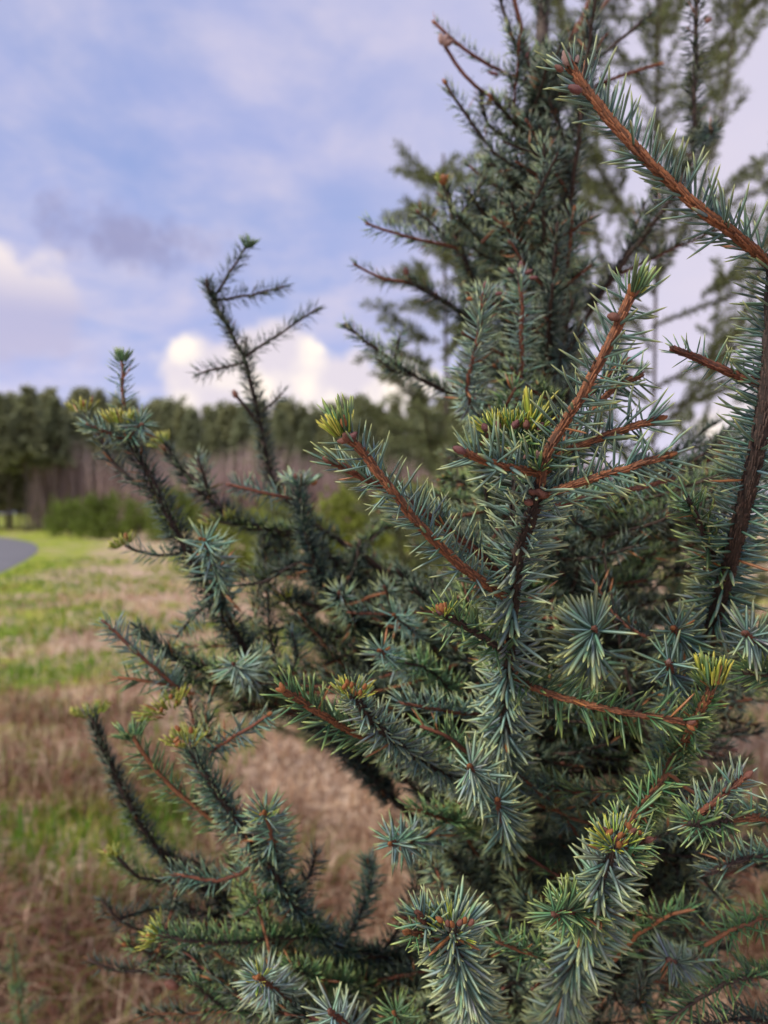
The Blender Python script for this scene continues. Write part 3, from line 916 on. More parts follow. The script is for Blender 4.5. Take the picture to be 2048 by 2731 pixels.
C.tuft(P(1440, 1240, .442), (0.1, -0.5, 0.9), 34, 0.016, 62, 'g', 0, 0.005)
for k in range(7): C.bud(P(1425 + rng.normal() * 14, 1225 + rng.normal() * 14, .436), (rng.normal() * .4, -0.5, 0.8), 0.0038, 'pale')
for k in range(5): C.bud(P(1445 + rng.normal() * 16, 1318 + rng.normal() * 10, .444), (rng.normal(), -0.6, 0.2), 0.008, 'brown', 1.2)
# shoots behind the whorl
S(C, [(1500, 1180, .49), (1580, 1095, .50), (1645, 1030, .505), (1715, 1000, .51)], 1.8, 1.4, 'o', 22, 13, 'b', 0, gap='cam', gk=0.6)
S(C, [(1560, 1060, .50), (1620, 1000, .505), (1670, 965, .51)], 1.8, 1.4, 'o', 21, 13, 'b', 0, gap='cam', gk=0.5, tipbud=('brown', 9))
S(C, [(1440, 1360, .52), (1580, 1325, .56), (1700, 1302, .58), (1800, 1275, .59)], 1.8, 1.3, 'r', 21, 10, 'b', 1, gap='cam', gk=0.55)
# small dark shoot with orange buds
S(C, [(1352, 1745, .515), (1290, 1700, .495), (1225, 1660, .478), (1185, 1640, .47)], 2.0, 1.7, 'd', 20, 14, 'g', 0, gap='cam', gk=0.5, up_bias=0.25)
for o in ((-0.6, -0.3, 0.8), (-0.2, -0.4, 1), (-0.9, -0.4, 0.1), (0.2, -0.2, 0.9)): C.bud(P(1180, 1635, .466), o, 0.009, 'orange' if o[2] > 0.5 else 'purple')
C.tuft(P(1180, 1628, .468), (-0.1, -0.3, 1), 24, 0.012, 50, 'y', 0, 0.005)
# brown shoot running right
S(C, [(1360, 1800, .545), (1430, 1836, .525), (1520, 1866, .515), (1640, 1895, .505), (1740, 1911, .50), (1835, 1928, .495)], 1.9, 1.7, 'o', 25, 12, 'g', 0, gap='cam', gk=0.55, up_bias=-0.05, tipang=32)
for o in ((0.9, -0.3, 0.1), (0.6, -0.5, 0.4), (0.5, -0.4, -0.5)): C.bud(P(1832, 1930, .493), o, 0.008, 'orange' if o[2] < 0.3 else 'brown')


def star(x, y, d, bx, by, bd, L=22, hue='b', n=14, bud='brown', label=None, lod=None, r=2.0, ang=82, tipang=70, budn=1, ybud=False, bark='r'):
    """a shoot pointing at the camera, seen as a rosette"""
    b = new(label)
    ang += rng.uniform(-14, 2); tipang += rng.uniform(-28, 4); L *= rng.uniform(0.9, 1.12)
    S(b, [(bx, by, bd), ((bx + x) / 2 + 6, (by + y) / 2 + 8, (bd + d) / 2 + .01), (x, y, d)], r, r * 0.8, bark, L * 1.1, n * 0.78, hue, lod, gap=tuple(rng.normal(0, 1, 3) * (1, 0.2, 1)), gk=0.65, ang=ang, tipang=tipang, up_bias=0.02)
    t = norm(P(x, y, d) - P(bx, by, bd))
    for k in range(budn):
        o = norm(t + rng.normal(0, 0.5, 3) * (k > 0))
        b.bud(P(x + rng.normal() * 7 * (k > 0), y + rng.normal() * 7 * (k > 0), d) - t * 0.002, o, 0.007, bud)
    if ybud: b.tuft(P(x, y, d), t + np.array([0, 0, 0.6]), 26, 0.012, 55, 'y', 0, 0.006)
    return b


star(1585, 1675, .475, 1548, 1800, .66, 28, 'b', 17, 'brown', 'end-on spruce shoot with a green needle star beside the middle limb')
star(1795, 1675, .50, 1890, 1800, .68, 22, 'b', 12, 'orange')
star(1783, 1765, .49, 1800, 1920, .68, 21, 'b', 10, 'pale')
star(1985, 1688, .475, 2120, 1780, .62, 22, 'w', 14, 'brown', 'end-on shoot with pale blue star at the right edge')
star(1252, 2042, .51, 1330, 2170, .70, 23, 'w', 14, 'orange')
star(1326, 2132, .52, 1350, 2260, .72, 21, 'b', 14, 'orange')
star(1040, 2250, .545, 1200, 2210, .74, 22, 'b', 13, 'orange')
star(1050, 1640, .66, 1150, 1720, .80, 21, 'b', 14, 'orange')
star(880, 2697, .52, 960, 2760, .66, 22, 'w', 8, 'brown')
star(1010, 1735, .60, 1110, 1800, .75, 22, 'b', 13, 'orange', budn=2)
star(690, 2605, .555, 800, 2680, .72, 23, 'w', 15, 'orange', 'end-on shoot with orange and yellow buds at the lower left', budn=3, ybud=True)
star(705, 2165, .60, 745, 2330, .74, 24, 'b', 15, 'orange', 'end-on shoot with a bright yellow bud on the lower left limb', budn=2, ybud=True)
star(545, 1440, .66, 600, 1620, .78, 25, 'b', 18, 'orange', 'end-on shoot with red centre on the tall left limb', budn=2)
star(622, 1770, .66, 720, 1830, .80, 23, 'w', 16, 'brown')
star(905, 1580, .74, 960, 1700, .86, 21, 'b', 15, 'brown')
star(1025, 1565, .74, 1060, 1680, .86, 22, 'b', 15, 'brown')
star(1050, 2700, .58, 1100, 2790, .70, 20, 'g', 12, 'orange')
star(1780, 2560, .56, 1860, 2560, .70, 22, 'w', 12, 'brown')

# --- right lower limbs
K = new('dark green shoot entering from the right edge')
S(K, [(2260, 1840, .60), (2110, 1805, .53), (1985, 1790, .50)], 2.4, 1.8, 'd', 22, 17, 'g', 0, gap='down', gk=0.4, tipang=30, tiplen=0.3)
Lb = new('orange stem ending in an upright yellow green brush of needles')
S(Lb, [(1560, 2420, .82), (1700, 2200, .66), (1820, 1990, .545), (1862, 1905, .51), (1888, 1858, .50), (1900, 1822, .495)], 2.6, 2.4, 'o', 20, 9, 'g', 0, gap=None, nskip=0.4, ang=55, tipang=40, near=True)
Lb.tuft(P(1900, 1812, .494), (0.0, -0.1, 1), 60, 0.021, 20, 'y', 0, 0.007)
Lb.tuft(P(1895, 1815, .495), (-0.3, -0.1, 1), 26, 0.019, 40, 'g', 0, 0.007)
for o in ((0.5, -0.5, 0.7), (-0.3, -0.6, 0.6), (0.9, -0.2, 0.3)): Lb.bud(P(1903, 1822, .49), o, 0.007, 'orange')
Pb = new('drooping needled limb under a knot of orange and yellow buds, lower right')
S(Pb, [(1400, 2800, .97), (1470, 2740, .74), (1515, 2610, .625), (1566, 2460, .545), (1600, 2350, .505), (1632, 2275, .48), (1645, 2240, .472)], 4.0, 2.8, 'd', 30, 15, 'w', 0, gap=None, ang=74, tipang=58, near=True, nskip=0.12, up_bias=0.0)
S(Pb, [(1645, 2245, .474), (1680, 2190, .486), (1730, 2128, .51), (1772, 2065, .535), (1812, 1985, .57)], 2.0, 1.6, 'o', 19, 9, 'g', 0, gap='cam', gk=0.9)
for k in range(9):
    Pb.bud(P(1640 + rng.normal() * 28, 2232 + rng.normal() * 16, .462 + .004 * rng.normal()), (rng.normal() * 0.6, -0.5, 0.7), 0.0085, ('orange', 'brown', 'orange')[k % 3], 0.9)
Pb.tuft(P(1640, 2235, .466), (-0.1, -0.35, 1), 60, 0.014, 62, 'y', 0, 0.010)
Pb.tuft(P(1690, 2290, .468), (0.7, -0.4, 0.2), 28, 0.016, 60, 'g', 0, 0.006)
S(Pb, [(1650, 2260, .478), (1690, 2250, .472), (1720, 2243, .468)], 1.8, 1.6, 'r', 19, 13, 'g', 0, gap=None, tipbud=('brown', 9))
S(Pb, [(1570, 2440, .55), (1540, 2428, .50), (1478, 2437, .462)], 2.0, 1.6, 'r', 21, 17, 'g', 0, gap=None, ang=74, tipang=66, tipbud=('brown', 6))
Qb = new('needled limb end with buds low in the middle, leaning to the camera')
S(Qb, [(1360, 2900, .97), (1300, 2790, .74), (1262, 2690, .62), (1236, 2600, .545), (1216, 2520, .50), (1207, 2475, .482)], 4.0, 3.0, 'd', 28, 16, 'w', 0, gap=None, ang=78, tipang=60, near=True, up_bias=0.0)
Qb.tuft(P(1207, 2468, .478), (0, -0.4, 1), 46, 0.012, 66, 'y', 0, 0.012)
Qb.tuft(P(1207, 2460, .482), (0, -0.1, 1), 44, 0.021, 62, 'w', 0, 0.012)
for k in range(6): Qb.bud(P(1180 + 14 * k, 2462 + rng.normal() * 8, .468), (rng.normal() * .4, -0.5, 0.8), 0.008, ('orange', 'brown')[k % 2])
S(Qb, [(1240, 2600, .55), (1180, 2520, .50), (1125, 2450, .478), (1108, 2430, .474)], 1.8, 1.5, 'r', 22, 13, 'b', 0, gap='cam', gk=0.5, up_bias=0.2)
S(Qb, [(1200, 2520, .51), (1140, 2495, .49), (1092, 2486, .48)], 1.8, 1.5, 'o', 20, 12, 'g', 0, gap='cam', gk=0.5, tipbud=('orange', 9))
S(Qb, [(1470, 2560, .60), (1390, 2535, .575), (1322, 2512, .56)], 1.6, 1.5, 'o', 20, 11, 'g', 0, gap='camdown', up_bias=-0.2)
R2 = new('orange stemmed twig with pale blue needles at the lower right edge')
S(R2, [(2240, 2195, .56), (2048, 2182, .505), (1950, 2182, .495), (1850, 2186, .49), (1835, 2188, .49)], 2.4, 1.9, 'o', 20, 9, 'b', 0, gap='camdown', gk=0.95)
S(R2, [(1832, 2190, .492), (1885, 2155, .486), (1940, 2110, .48), (1988, 2072, .474)], 1.9, 1.5, 'r', 20, 15, 'w', 0, gap='cam', gk=0.6, tipbud=('brown', 9), tipang=50)
S(R2, [(1950, 2183, .496), (1890, 2196, .48), (1838, 2196, .468)], 1.6, 1.5, 'd', 21, 14, 'g', 0, gap=None)
S(R2, [(2250, 2320, .60), (2120, 2290, .56), (1990, 2290, .54), (1880, 2330, .53)], 2.0, 1.5, 'd', 20, 13, 'b', 0, gap='camdown')
R3 = new('dark shoots with orange stems crossing the lower right corner')
S(R3, [(2200, 2420, .66), (2050, 2445, .61), (1950, 2480, .58), (1880, 2520, .57)], 1.8, 1.5, 'o', 21, 12, 'g', 1, gap='cam', gk=0.9)
S(R3, [(2160, 2640, .62), (2040, 2600, .58), (1900, 2640, .56), (1780, 2720, .56)], 2.2, 1.6, 'd', 21, 15, 'g', 1, gap='down')
S(R3, [(1640, 2560, .66), (1720, 2480, .62), (1790, 2440, .60), (1850, 2425, .59)], 1.8, 1.4, 'o', 21, 13, 'g', 1, gap='camdown')
S(R3, [(2150, 2750, .60), (2000, 2720, .58), (1860, 2735, .57)], 2.2, 1.6, 'd', 21, 16, 'd', 1)

# --- middle-left shoots
U = new('shoot with a yellow bud crown on a grey needled stem left of the middle')
S(U, [(1370, 2330, .96), (1330, 2180, .84), (1260, 2105, .72), (1170, 2052, .64), (1080, 1998, .585), (1000, 1930, .545), (950, 1865, .518), (938, 1842, .512)], 3.2, 2.6, 'd', 21, 17, 'w', 0, gap=None, ang=64, tipang=46, near=True, nskip=0.22, up_bias=0.05)
U.tuft(P(942, 1838, .51), (0.05, -0.2, 1), 70, 0.012, 58, 'y', 0, 0.012)
for k in range(6): U.bud(P(915 + 11 * k, 1838 + 8 * rng.normal(), .503), (rng.normal() * .4, -0.5, 0.8), 0.007, 'orange')
S(U, [(1060, 1990, .60), (960, 1962, .565), (862, 1908, .535), (800, 1868, .52), (755, 1842, .512)], 2.2, 1.9, 'o', 23, 14, 'g', 0, gap='cam', gk=0.8, ang=58, up_bias=0.15)
for o in ((-0.9, -0.4, 0.3), (-0.3, -0.5, 0.8), (-0.5, 0.1, 0.9)): U.bud(P(758, 1842, .508), o, 0.008, 'orange')
S(U, [(1290, 2035, .62), (1240, 2002, .60), (1180, 1958, .585), (1122, 1936, .58)], 1.8, 1.5, 'r', 20, 14, 'g', 1, gap='cam', gk=0.9)
S(U, [(1330, 1905, .66), (1240, 1902, .625), (1150, 1888, .605), (1062, 1876, .60)], 1.8, 1.4, 'r', 21, 16, 'b', 1, gap='camdown', gk=0.8, up_bias=0.3)
S(U, [(1230, 1870, .70), (1160, 1800, .66), (1100, 1770, .64), (1080, 1765, .635)], 1.8, 1.4, 'd', 21, 16, 'g', 1, gap=None)
S(U, [(1330, 2260, .80), (1230, 2200, .70), (1130, 2165, .66), (1090, 2160, .65)], 2.0, 1.4, 'r', 21, 14, 'g', 1)
S(U, [(1560, 2250, .76), (1480, 2150, .68), (1400, 2080, .64), (1370, 2060, .63)], 2.0, 1.4, 'r', 21, 14, 'b', 1)
S(U, [(1700, 2180, .72), (1600, 2140, .68), (1500, 2100, .66), (1450, 2095, .65)], 2.0, 1.4, 'd', 21, 18, 'b', 1)

# --- tall limb at the left (out of focus)
L4 = new('tall blurred limb leaning left with a crooked crown of shoots')
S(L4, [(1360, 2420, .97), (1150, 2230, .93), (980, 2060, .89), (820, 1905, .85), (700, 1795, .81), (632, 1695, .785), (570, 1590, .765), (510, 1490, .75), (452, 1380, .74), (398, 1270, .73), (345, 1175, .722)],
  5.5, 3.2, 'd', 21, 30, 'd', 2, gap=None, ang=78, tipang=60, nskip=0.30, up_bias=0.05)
S(L4, [(345, 1175, .722), (332, 1100, .722), (328, 1030, .722), (326, 955, .722)], 1.9, 1.5, 'r', 17, 9, 'b', 1, gap=None, ang=62, tipang=30)
L4.tuft(P(326, 958, .722), (0, 0, 1), 26, 0.013, 40, 'g', 1, 0.004)
S(L4, [(345, 1175, .722), (300, 1158, .71), (262, 1142, .70), (232, 1132, .695)], 2.0, 1.6, 'r', 22, 16, 'b', 1, gap=None, tipang=42, tiplen=0.4)
S(L4, [(345, 1180, .72), (360, 1140, .70), (380, 1130, .69)], 2.0, 1.6, 'r', 21, 18, 'b', 1, gap=None, ang=75, tipang=60)
L4.tuft(P(330, 1120, .70), (0, -0.2, 1), 46, 0.016, 60, 'y', 1, 0.014)
S(L4, [(405, 1310, .735), (340, 1272, .735), (290, 1220, .735), (265, 1160, .735), (222, 1105, .735)], 2.2, 1.7, 'd', 17, 12, 'd', 1, gap=None)
L4.tuft(P(218, 1090, .735), (-0.1, 0, 1), 40, 0.015, 60, 'y', 1, 0.010)
L4.bud(P(224, 1085, .73), (0, -0.3, 1), 0.008, 'orange')
S(L4, [(478, 1478, .752), (420, 1480, .75), (365, 1470, .745), (335, 1458, .742)], 1.8, 1.5, 'd', 17, 10, 'b', 1, gap=None)
L4.tuft(P(325, 1450, .742), (-0.4, -0.2, 0.9), 50, 0.014, 65, 'y', 1, 0.010)
L4.bud(P(335, 1437, .735), (0.1, -0.3, 1), 0.008, 'orange')
S(L4, [(560, 1610, .77), (520, 1640, .75), (470, 1700, .74)], 1.8, 1.4, 'd', 19, 14, 'b', 1, gap=None)

L5 = new('blurred limb just right of the tall left one')
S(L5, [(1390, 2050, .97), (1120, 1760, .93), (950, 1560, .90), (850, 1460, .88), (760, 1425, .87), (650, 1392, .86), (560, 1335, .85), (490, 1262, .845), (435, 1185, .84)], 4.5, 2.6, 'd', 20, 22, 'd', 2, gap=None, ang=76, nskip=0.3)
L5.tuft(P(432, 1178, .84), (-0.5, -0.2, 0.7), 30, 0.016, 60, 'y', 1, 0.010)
S(L5, [(560, 1335, .85), (545, 1270, .83), (525, 1220, .82)], 2, 1.5, 'd', 21, 16, 'w', 2, gap=None)
S(L5, [(820, 1420, .87), (700, 1412, .86), (610, 1398, .85), (560, 1388, .85)], 2.2, 1.5, 'd', 20, 18, 'g', 2, up_bias=0.2)
L5.tuft(P(585, 1385, .84), (-0.3, -0.2, 0.8), 30, 0.014, 65, 'y', 1, 0.02)
S(L5, [(870, 1510, .88), (760, 1520, .87), (660, 1535, .86), (590, 1530, .855)], 2.2, 1.5, 'd', 21, 18, 'd', 2, up_bias=0.1)
S(L5, [(940, 1480, .89), (1010, 1420, .90), (1090, 1380, .91)], 2.0, 1.5, 'd', 20, 18, 'g', 2)
S(L5, [(960, 1440, .88), (945, 1520, .86), (920, 1560, .85)], 2.0, 1.5, 'd', 20, 16, 'd', 2, gap=None)

L6 = new('upright limb with a wheel of shoots against the white cloud')
S(L6, [(1400, 1900, .97), (1180, 1660, .93), (980, 1490, .91), (840, 1400, .90), (745, 1310, .89), (712, 1230, .885), (690, 1120, .88), (668, 1020, .875), (648, 950, .87), (612, 880, .865), (580, 820, .86), (562, 780, .857)],
  5.0, 2.4, 'd', 18, 17, 'd', 2, gap=None, ang=74, nskip=0.5)
S(L6, [(568, 800, .858), (598, 752, .857), (630, 700, .856), (662, 652, .855)], 1.9, 1.5, 'd', 18, 13, 'd', 2, gap=None)
L6.tuft(P(662, 655, .855), (0.1, 0, 1), 26, 0.015, 40, 'g', 1, 0.004)
S(L6, [(575, 802, .858), (640, 792, .857), (700, 780, .856), (760, 764, .855)], 1.9, 1.5, 'd', 18, 14, 'd', 2, gap=None)
S(L6, [(655, 952, .87), (715, 912, .868), (780, 868, .866), (845, 822, .864)], 1.9, 1.4, 'd', 18, 12, 'd', 2, gap=None)
S(L6, [(650, 968, .872), (600, 980, .87), (560, 988, .868), (525, 1000, .866)], 1.9, 1.4, 'd', 18, 14, 'd', 2, gap=None)
S(L6, [(690, 1110, .88), (725, 1075, .876), (755, 1048, .874)], 1.8, 1.3, 'd', 17, 11, 'd', 2, gap=None)
S(L6, [(562, 790, .858), (556, 765, .85), (552, 748, .845)], 2.6, 2.2, 'd', 15, 30, 'd', 2, gap=None)
S(L6, [(690, 1130, .88), (660, 1090, .865), (625, 1050, .855)], 2.2, 1.8, 'd', 12, 6, 'd', 2, gap=None)
L6.bud(P(632, 1062, .852), (-0.4, -0.2, 0.9), 0.013, 'brown', 1.1)
S(L6, [(648, 960, .872), (655, 930, .868), (658, 900, .866)], 1.8, 1.4, 'd', 15, 12, 'd', 2, gap=None)

L7 = new('short upright shoots with a brown twig pointing left, in front of the bushes')
S(L7, [(1370, 2150, .97), (1130, 1820, .90), (960, 1650, .84), (870, 1560, .80), (835, 1490, .78), (812, 1400, .765), (803, 1325, .76), (800, 1285, .76)], 4.2, 2.4, 'd', 20, 22, 'd', 1, gap=None, ang=70, nskip=0.4)
L7.tuft(P(800, 1285, .76), (0, -0.2, 1), 46, 0.019, 66, 'w', 1, 0.010)
L7.bud(P(830, 1292, .755), (0.8, -0.2, 0.4), 0.009, 'orange'); L7.bud(P(790, 1278, .755), (-0.3, -0.2, 0.9), 0.008, 'brown')
S(L7, [(795, 1330, .762), (710, 1316, .75), (650, 1302, .745), (618, 1294, .742)], 1.8, 1.5, 'r', 20, 17, 'b', 1, gap='cam', gk=0.9)
L7.bud(P(618, 1294, .74), (-1, 0, 0.2), 0.008, 'brown')
S(L7, [(850, 1540, .80), (800, 1500, .79), (700, 1555, .78), (640, 1560, .78)], 2.0, 1.4, 'd', 20, 15, 'd', 2)
S(L7, [(960, 1650, .84), (860, 1620, .82), (780, 1600, .81), (740, 1590, .80)], 2.0, 1.4, 'd', 21, 17, 'd', 2)
S(L7, [(1000, 1700, .86), (900, 1700, .84), (820, 1690, .82), (770, 1700, .81)], 2.0, 1.4, 'd', 21, 16, 'g', 2)
L7.tuft(P(757, 1592, .80), (-0.3, -0.4, 0.6), 20, 0.012, 60, 'y', 1, 0.006)

# --- middle-left group (out of focus)
L10 = new('blurred side limb with whitish needles pointing left')
S(L10, [(1360, 2460, .97), (1050, 2130, .90), (860, 1910, .83), (740, 1830, .78), (600, 1800, .75), (490, 1770, .735), (405, 1710, .725), (365, 1680, .72)], 4.2, 2.2, 'd', 20, 20, 'd', 1, nskip=0.4, gap='down', gk=0.4)
S(L10, [(490, 1850, .72), (420, 1790, .705), (340, 1718, .695), (285, 1662, .69)], 2.0, 1.6, 'r', 21, 16, 'w', 1, gap='cam', gk=0.7, tipbud=('brown', 8))
S(L10, [(520, 1850, .72), (420, 1822, .71), (360, 1812, .705), (315, 1805, .70)], 1.8, 1.5, 'o', 21, 13, 'g', 1, gap='cam', gk=0.9)
S(L10, [(690, 1835, .77), (590, 1832, .75), (500, 1812, .74), (440, 1830, .73)], 2.2, 1.6, 'd', 21, 20, 'g', 1, up_bias=0.1)
S(L10, [(560, 2010, .68), (620, 1965, .655), (670, 1935, .64), (715, 1905, .63)], 1.6, 1.4, 'r', 20, 12, 'b', 1, gap='cam', gk=0.8, tipbud=('orange', 8), up_bias=-0.2)
S(L10, [(760, 1840, .78), (790, 1750, .78), (780, 1690, .775)], 2.0, 1.5, 'd', 21, 17, 'b', 1, gap=None)
S(L10, [(640, 1830, .75), (690, 1790, .73), (700, 1740, .725)], 2.0, 1.5, 'd', 21, 17, 'b', 1, gap=None)
S(L10, [(880, 1930, .83), (800, 1900, .80), (700, 1890, .78), (620, 1900, .77)], 2.2, 1.5, 'd', 21, 19, 'g', 2)
L10.tuft(P(440, 1880, .70), (-0.4, -0.3, 0.8), 60, 0.017, 80, 'y', 1, 0.02)
for q in ((455, 1865), (470, 1880), (430, 1900)): L10.bud(P(*q, .69), (0.2, -0.4, 0.8), 0.008, 'orange')

L2 = new('thick dark limb sweeping up to a yellow budded tip in the lower left')
S(L2, [(1350, 2830, .97), (1200, 2690, .90), (1050, 2600, .84), (930, 2545, .79), (830, 2470, .75), (755, 2370, .715), (690, 2265, .69), (610, 2160, .672), (540, 2055, .658), (505, 1985, .652)], 6.0, 3.2, 'd', 22, 24, 'b', 1, gap=None, ang=72, nskip=0.15, up_bias=0.0)
L2.tuft(P(498, 1968, .65), (-0.1, -0.3, 1), 60, 0.014, 70, 'y', 1, 0.014)
for q in ((480, 1950), (510, 1955), (465, 1980), (470, 1990)): L2.bud(P(*q, .642), (rng.normal() * .3, -0.4, 0.9), 0.009, 'orange')
S(L2, [(610, 2230, .71), (540, 2165, .70), (465, 2105, .69), (400, 2035, .682), (352, 1965, .676)], 2.4, 2.0, 'o', 21, 14, 'g', 1, gap='cam', gk=0.8, ang=60)
L2.tuft(P(348, 1958, .676), (-0.2, -0.2, 1), 34, 0.016, 55, 'g', 1, 0.008)
S(L2, [(860, 2500, .76), (760, 2500, .71), (620, 2516, .675), (500, 2508, .655), (420, 2490, .648)], 2.6, 2.0, 'd', 20, 20, 'g', 1, gap='camdown', gk=0.5, up_bias=0.4)
L2.tuft(P(408, 2488, .645), (-0.8, -0.2, 0.6), 40, 0.014, 70, 'y', 1, 0.012)
L2.bud(P(408, 2492, .64), (-0.6, -0.4, 0.1), 0.008, 'orange')
S(L2, [(900, 2530, .79), (960, 2440, .79), (985, 2350, .785), (980, 2290, .78)], 2.4, 1.6, 'd', 21, 22, 'b', 1, gap=None)
S(L2, [(950, 2560, .80), (900, 2640, .74), (850, 2690, .70)], 2.4, 1.6, 'd', 22, 18, 'g', 1, gap=None)
S(L2, [(760, 2390, .72), (700, 2400, .70), (650, 2440, .69)], 2.0, 1.5, 'd', 21, 18, 'g', 1)
S(L2, [(700, 2290, .70), (640, 2330, .69), (580, 2350, .685), (455, 2332, .68)], 2.0, 1.5, 'r', 20, 14, 'b', 1, gap='cam', gk=0.6)
S(L2, [(780, 2400, .73), (830, 2330, .74), (840, 2270, .74)], 2.0, 1.4, 'd', 19, 14, 'd', 1, gap=None)
S(L2, [(1050, 2600, .84), (960, 2630, .76), (850, 2610, .70), (770, 2580, .67)], 2.4, 1.6, 'd', 22, 20, 'g', 1, up_bias=0.1)
S(L2, [(980, 2570, .80), (920, 2690, .74), (830, 2760, .70)], 2.4, 1.6, 'd', 22, 18, 'd', 1)
S(L2, [(800, 2690, .76), (700, 2700, .72), (600, 2690, .70), (520, 2620, .69)], 2.4, 1.6, 'd', 21, 16, 'g', 1)
L2.bud(P(475, 2635, .70), (-0.6, -0.3, 0.5), 0.019, 'brown', 0.9)

L1 = new('dark upright limb with a round yellow tip at the far lower left')
S(L1, [(1340, 2980, .97), (1000, 2760, .93), (760, 2560, .88), (570, 2390, .84), (470, 2310, .815), (395, 2230, .80), (330, 2115, .787), (272, 1990, .778), (243, 1905, .775)], 4.8, 3.0, 'd', 17, 28, 'd', 2, gap=None, ang=70, nskip=0.3)
L1.tuft(P(240, 1898, .775), (-0.1, -0.1, 1), 60, 0.015, 75, 'y', 1, 0.014)
S(L1, [(520, 2360, .83), (440, 2352, .81), (370, 2340, .80), (310, 2285, .79)], 2.2, 1.8, 'd', 18, 18, 'g', 2, gap=None)
L1.tuft(P(303, 2278, .79), (-0.3, -0.2, 1), 30, 0.014, 60, 'y', 1, 0.008)
S(L1, [(560, 2500, .84), (440, 2490, .80), (340, 2470, .785), (270, 2400, .775)], 2.2, 1.5, 'd', 18, 13, 'd', 2, gap=None)
S(L1, [(600, 2560, .84), (440, 2580, .80), (320, 2592, .785), (235, 2560, .775)], 2.2, 1.5, 'd', 18, 13, 'd', 2)
S(L1, [(620, 2420, .85), (560, 2330, .84), (510, 2290, .83)], 2.2, 1.5, 'd', 20, 18, 'b', 2, gap=None)
S(L1, [(640, 2460, .85), (560, 2440, .83), (470, 2410, .82)], 2.2, 1.5, 'd', 20, 18, 'd', 2, gap=None)

# --- upper crown
U1 = new('topmost whorl of reddish bare-based shoots')
S(U1, [(1440, 240, .97), (1412, 190, .95), (1395, 100, .93), (1372, 0, .92), (1350, -90, .91)], 3.4, 2.6, 'r', 17, 9, 'd', 2, gap='cam', gk=0.6)
S(U1, [(1400, 190, .945), (1365, 90, .92), (1335, 0, .91), (1320, -70, .90)], 2.6, 2.0, 'd', 17, 11, 'd', 2, gap=None)
S(U1, [(1450, 250, .97), (1500, 150, .95), (1545, 70, .94), (1580, -20, .93)], 3.2, 2.6, 'r', 16, 5, 'd', 2, gap='cam', gk=0.9)
S(U1, [(1500, 160, .95), (1560, 80, .95), (1640, -20, .95)], 2.4, 2.0, 'r', 16, 4, 'd', 2, gap='cam', gk=0.9)
S(U1, [(1470, 280, .97), (1560, 185, .94), (1650, 110, .92), (1738, 35, .90)], 2.8, 2.0, 'd', 17, 12, 'd', 2, gap='cam', gk=0.4)
S(U1, [(1480, 300, .97), (1600, 225, .90), (1690, 190, .88), (1758, 172, .87)], 2.2, 1.8, 'r', 17, 12, 'd', 2, gap='cam', gk=0.6, tipbud=('orange', 9))
S(U1, [(1430, 230, .97), (1330, 188, .92), (1235, 130, .90), (1162, 62, .89)], 2.6, 1.9, 'r', 17, 11, 'b', 2, gap='camdown', gk=0.9, up_bias=0.3, tipbud=('orange', 9))
S(U1, [(1335, 270, .92), (1270, 232, .90), (1215, 170, .89), (1185, 120, .885)], 2.2, 2.4, 'r', 10, 1, 'd', 1)
for o in ((0.5, -0.3, 0.8), (-0.2, -0.3, 1), (0.8, -0.2, 0.2)): U1.bud(P(1180, 120, .88), o, 0.016, 'pale', 1.1)
for q, o in (((1330, 200), (-1, 0, 0.3)), ((1380, 225), (-0.7, -0.4, -0.4)), ((1405, 160), (0.1, -0.5, 0.6)), ((1370, 210), (-0.8, -0.4, 0.2))): U1.bud(P(*q, .91), o, 0.018, 'purple', 0.55)
S(U1, [(1440, 80, .97), (1450, 0, .96), (1470, -100, .95)], 3.4, 2.5, 'd', 18, 20, 'd', 2, gap=None)

U2 = new('upper left shoots ending in orange buds')
S(U2, [(1452, 520, .97), (1345, 440, .90), (1290, 372, .875), (1232, 292, .86), (1188, 225, .85)], 2.8, 1.9, 'd', 19, 12, 'b', 2, gap='cam', gk=0.3, tipbud=('orange', 10))
S(U2, [(1450, 420, .97), (1400, 362, .92), (1350, 305, .89), (1312, 262, .87)], 3.0, 2.4, 'd', 20, 26, 'b', 2, gap=None, tipbud=('orange', 10, 2))
S(U2, [(1460, 470, .97), (1380, 390, .94), (1300, 330, .92), (1280, 250, .91)], 2.6, 1.8, 'd', 20, 20, 'd', 2, gap=None)
S(U2, [(1460, 600, .97), (1400, 500, .92), (1340, 450, .89), (1290, 440, .87)], 2.6, 1.8, 'd', 20, 20, 'b', 2, gap=None)

U3 = new('upper limb with a fat yellow and orange bud against the sky')
S(U3, [(1455, 980, .97), (1340, 850, .93), (1270, 760, .90), (1235, 680, .88), (1212, 600, .87), (1192, 520, .862), (1186, 495, .86)], 4.0, 2.8, 'd', 20, 22, 'b', 2, gap=None, nskip=0.15, ang=72)
for o in ((-0.1, -0.3, 1), (-0.5, -0.3, 0.7), (0.4, -0.3, 0.8), (0, -0.7, 0.5)): U3.bud(P(1183, 492, .855), o, 0.014, 'orange', 1.0)
U3.tuft(P(1183, 480, .855), (0, -0.1, 1), 24, 0.012, 50, 'y', 1, 0.008)
S(U3, [(1212, 600, .87), (1250, 540, .865), (1290, 480, .86)], 2.2, 1.6, 'd', 20, 20, 'b', 2, gap=None)
S(U3, [(1235, 670, .88), (1180, 652, .86), (1090, 632, .84), (985, 600, .825)], 2.0, 1.6, 'r', 21, 12, 'b', 2, gap='cam', gk=0.9, up_bias=0.1, tipbud=('brown', 8))
S(U3, [(1200, 640, .875), (1160, 605, .86), (1120, 570, .85)], 1.8, 1.5, 'd', 19, 14, 'b', 2, gap=None, tipbud=('brown', 10))
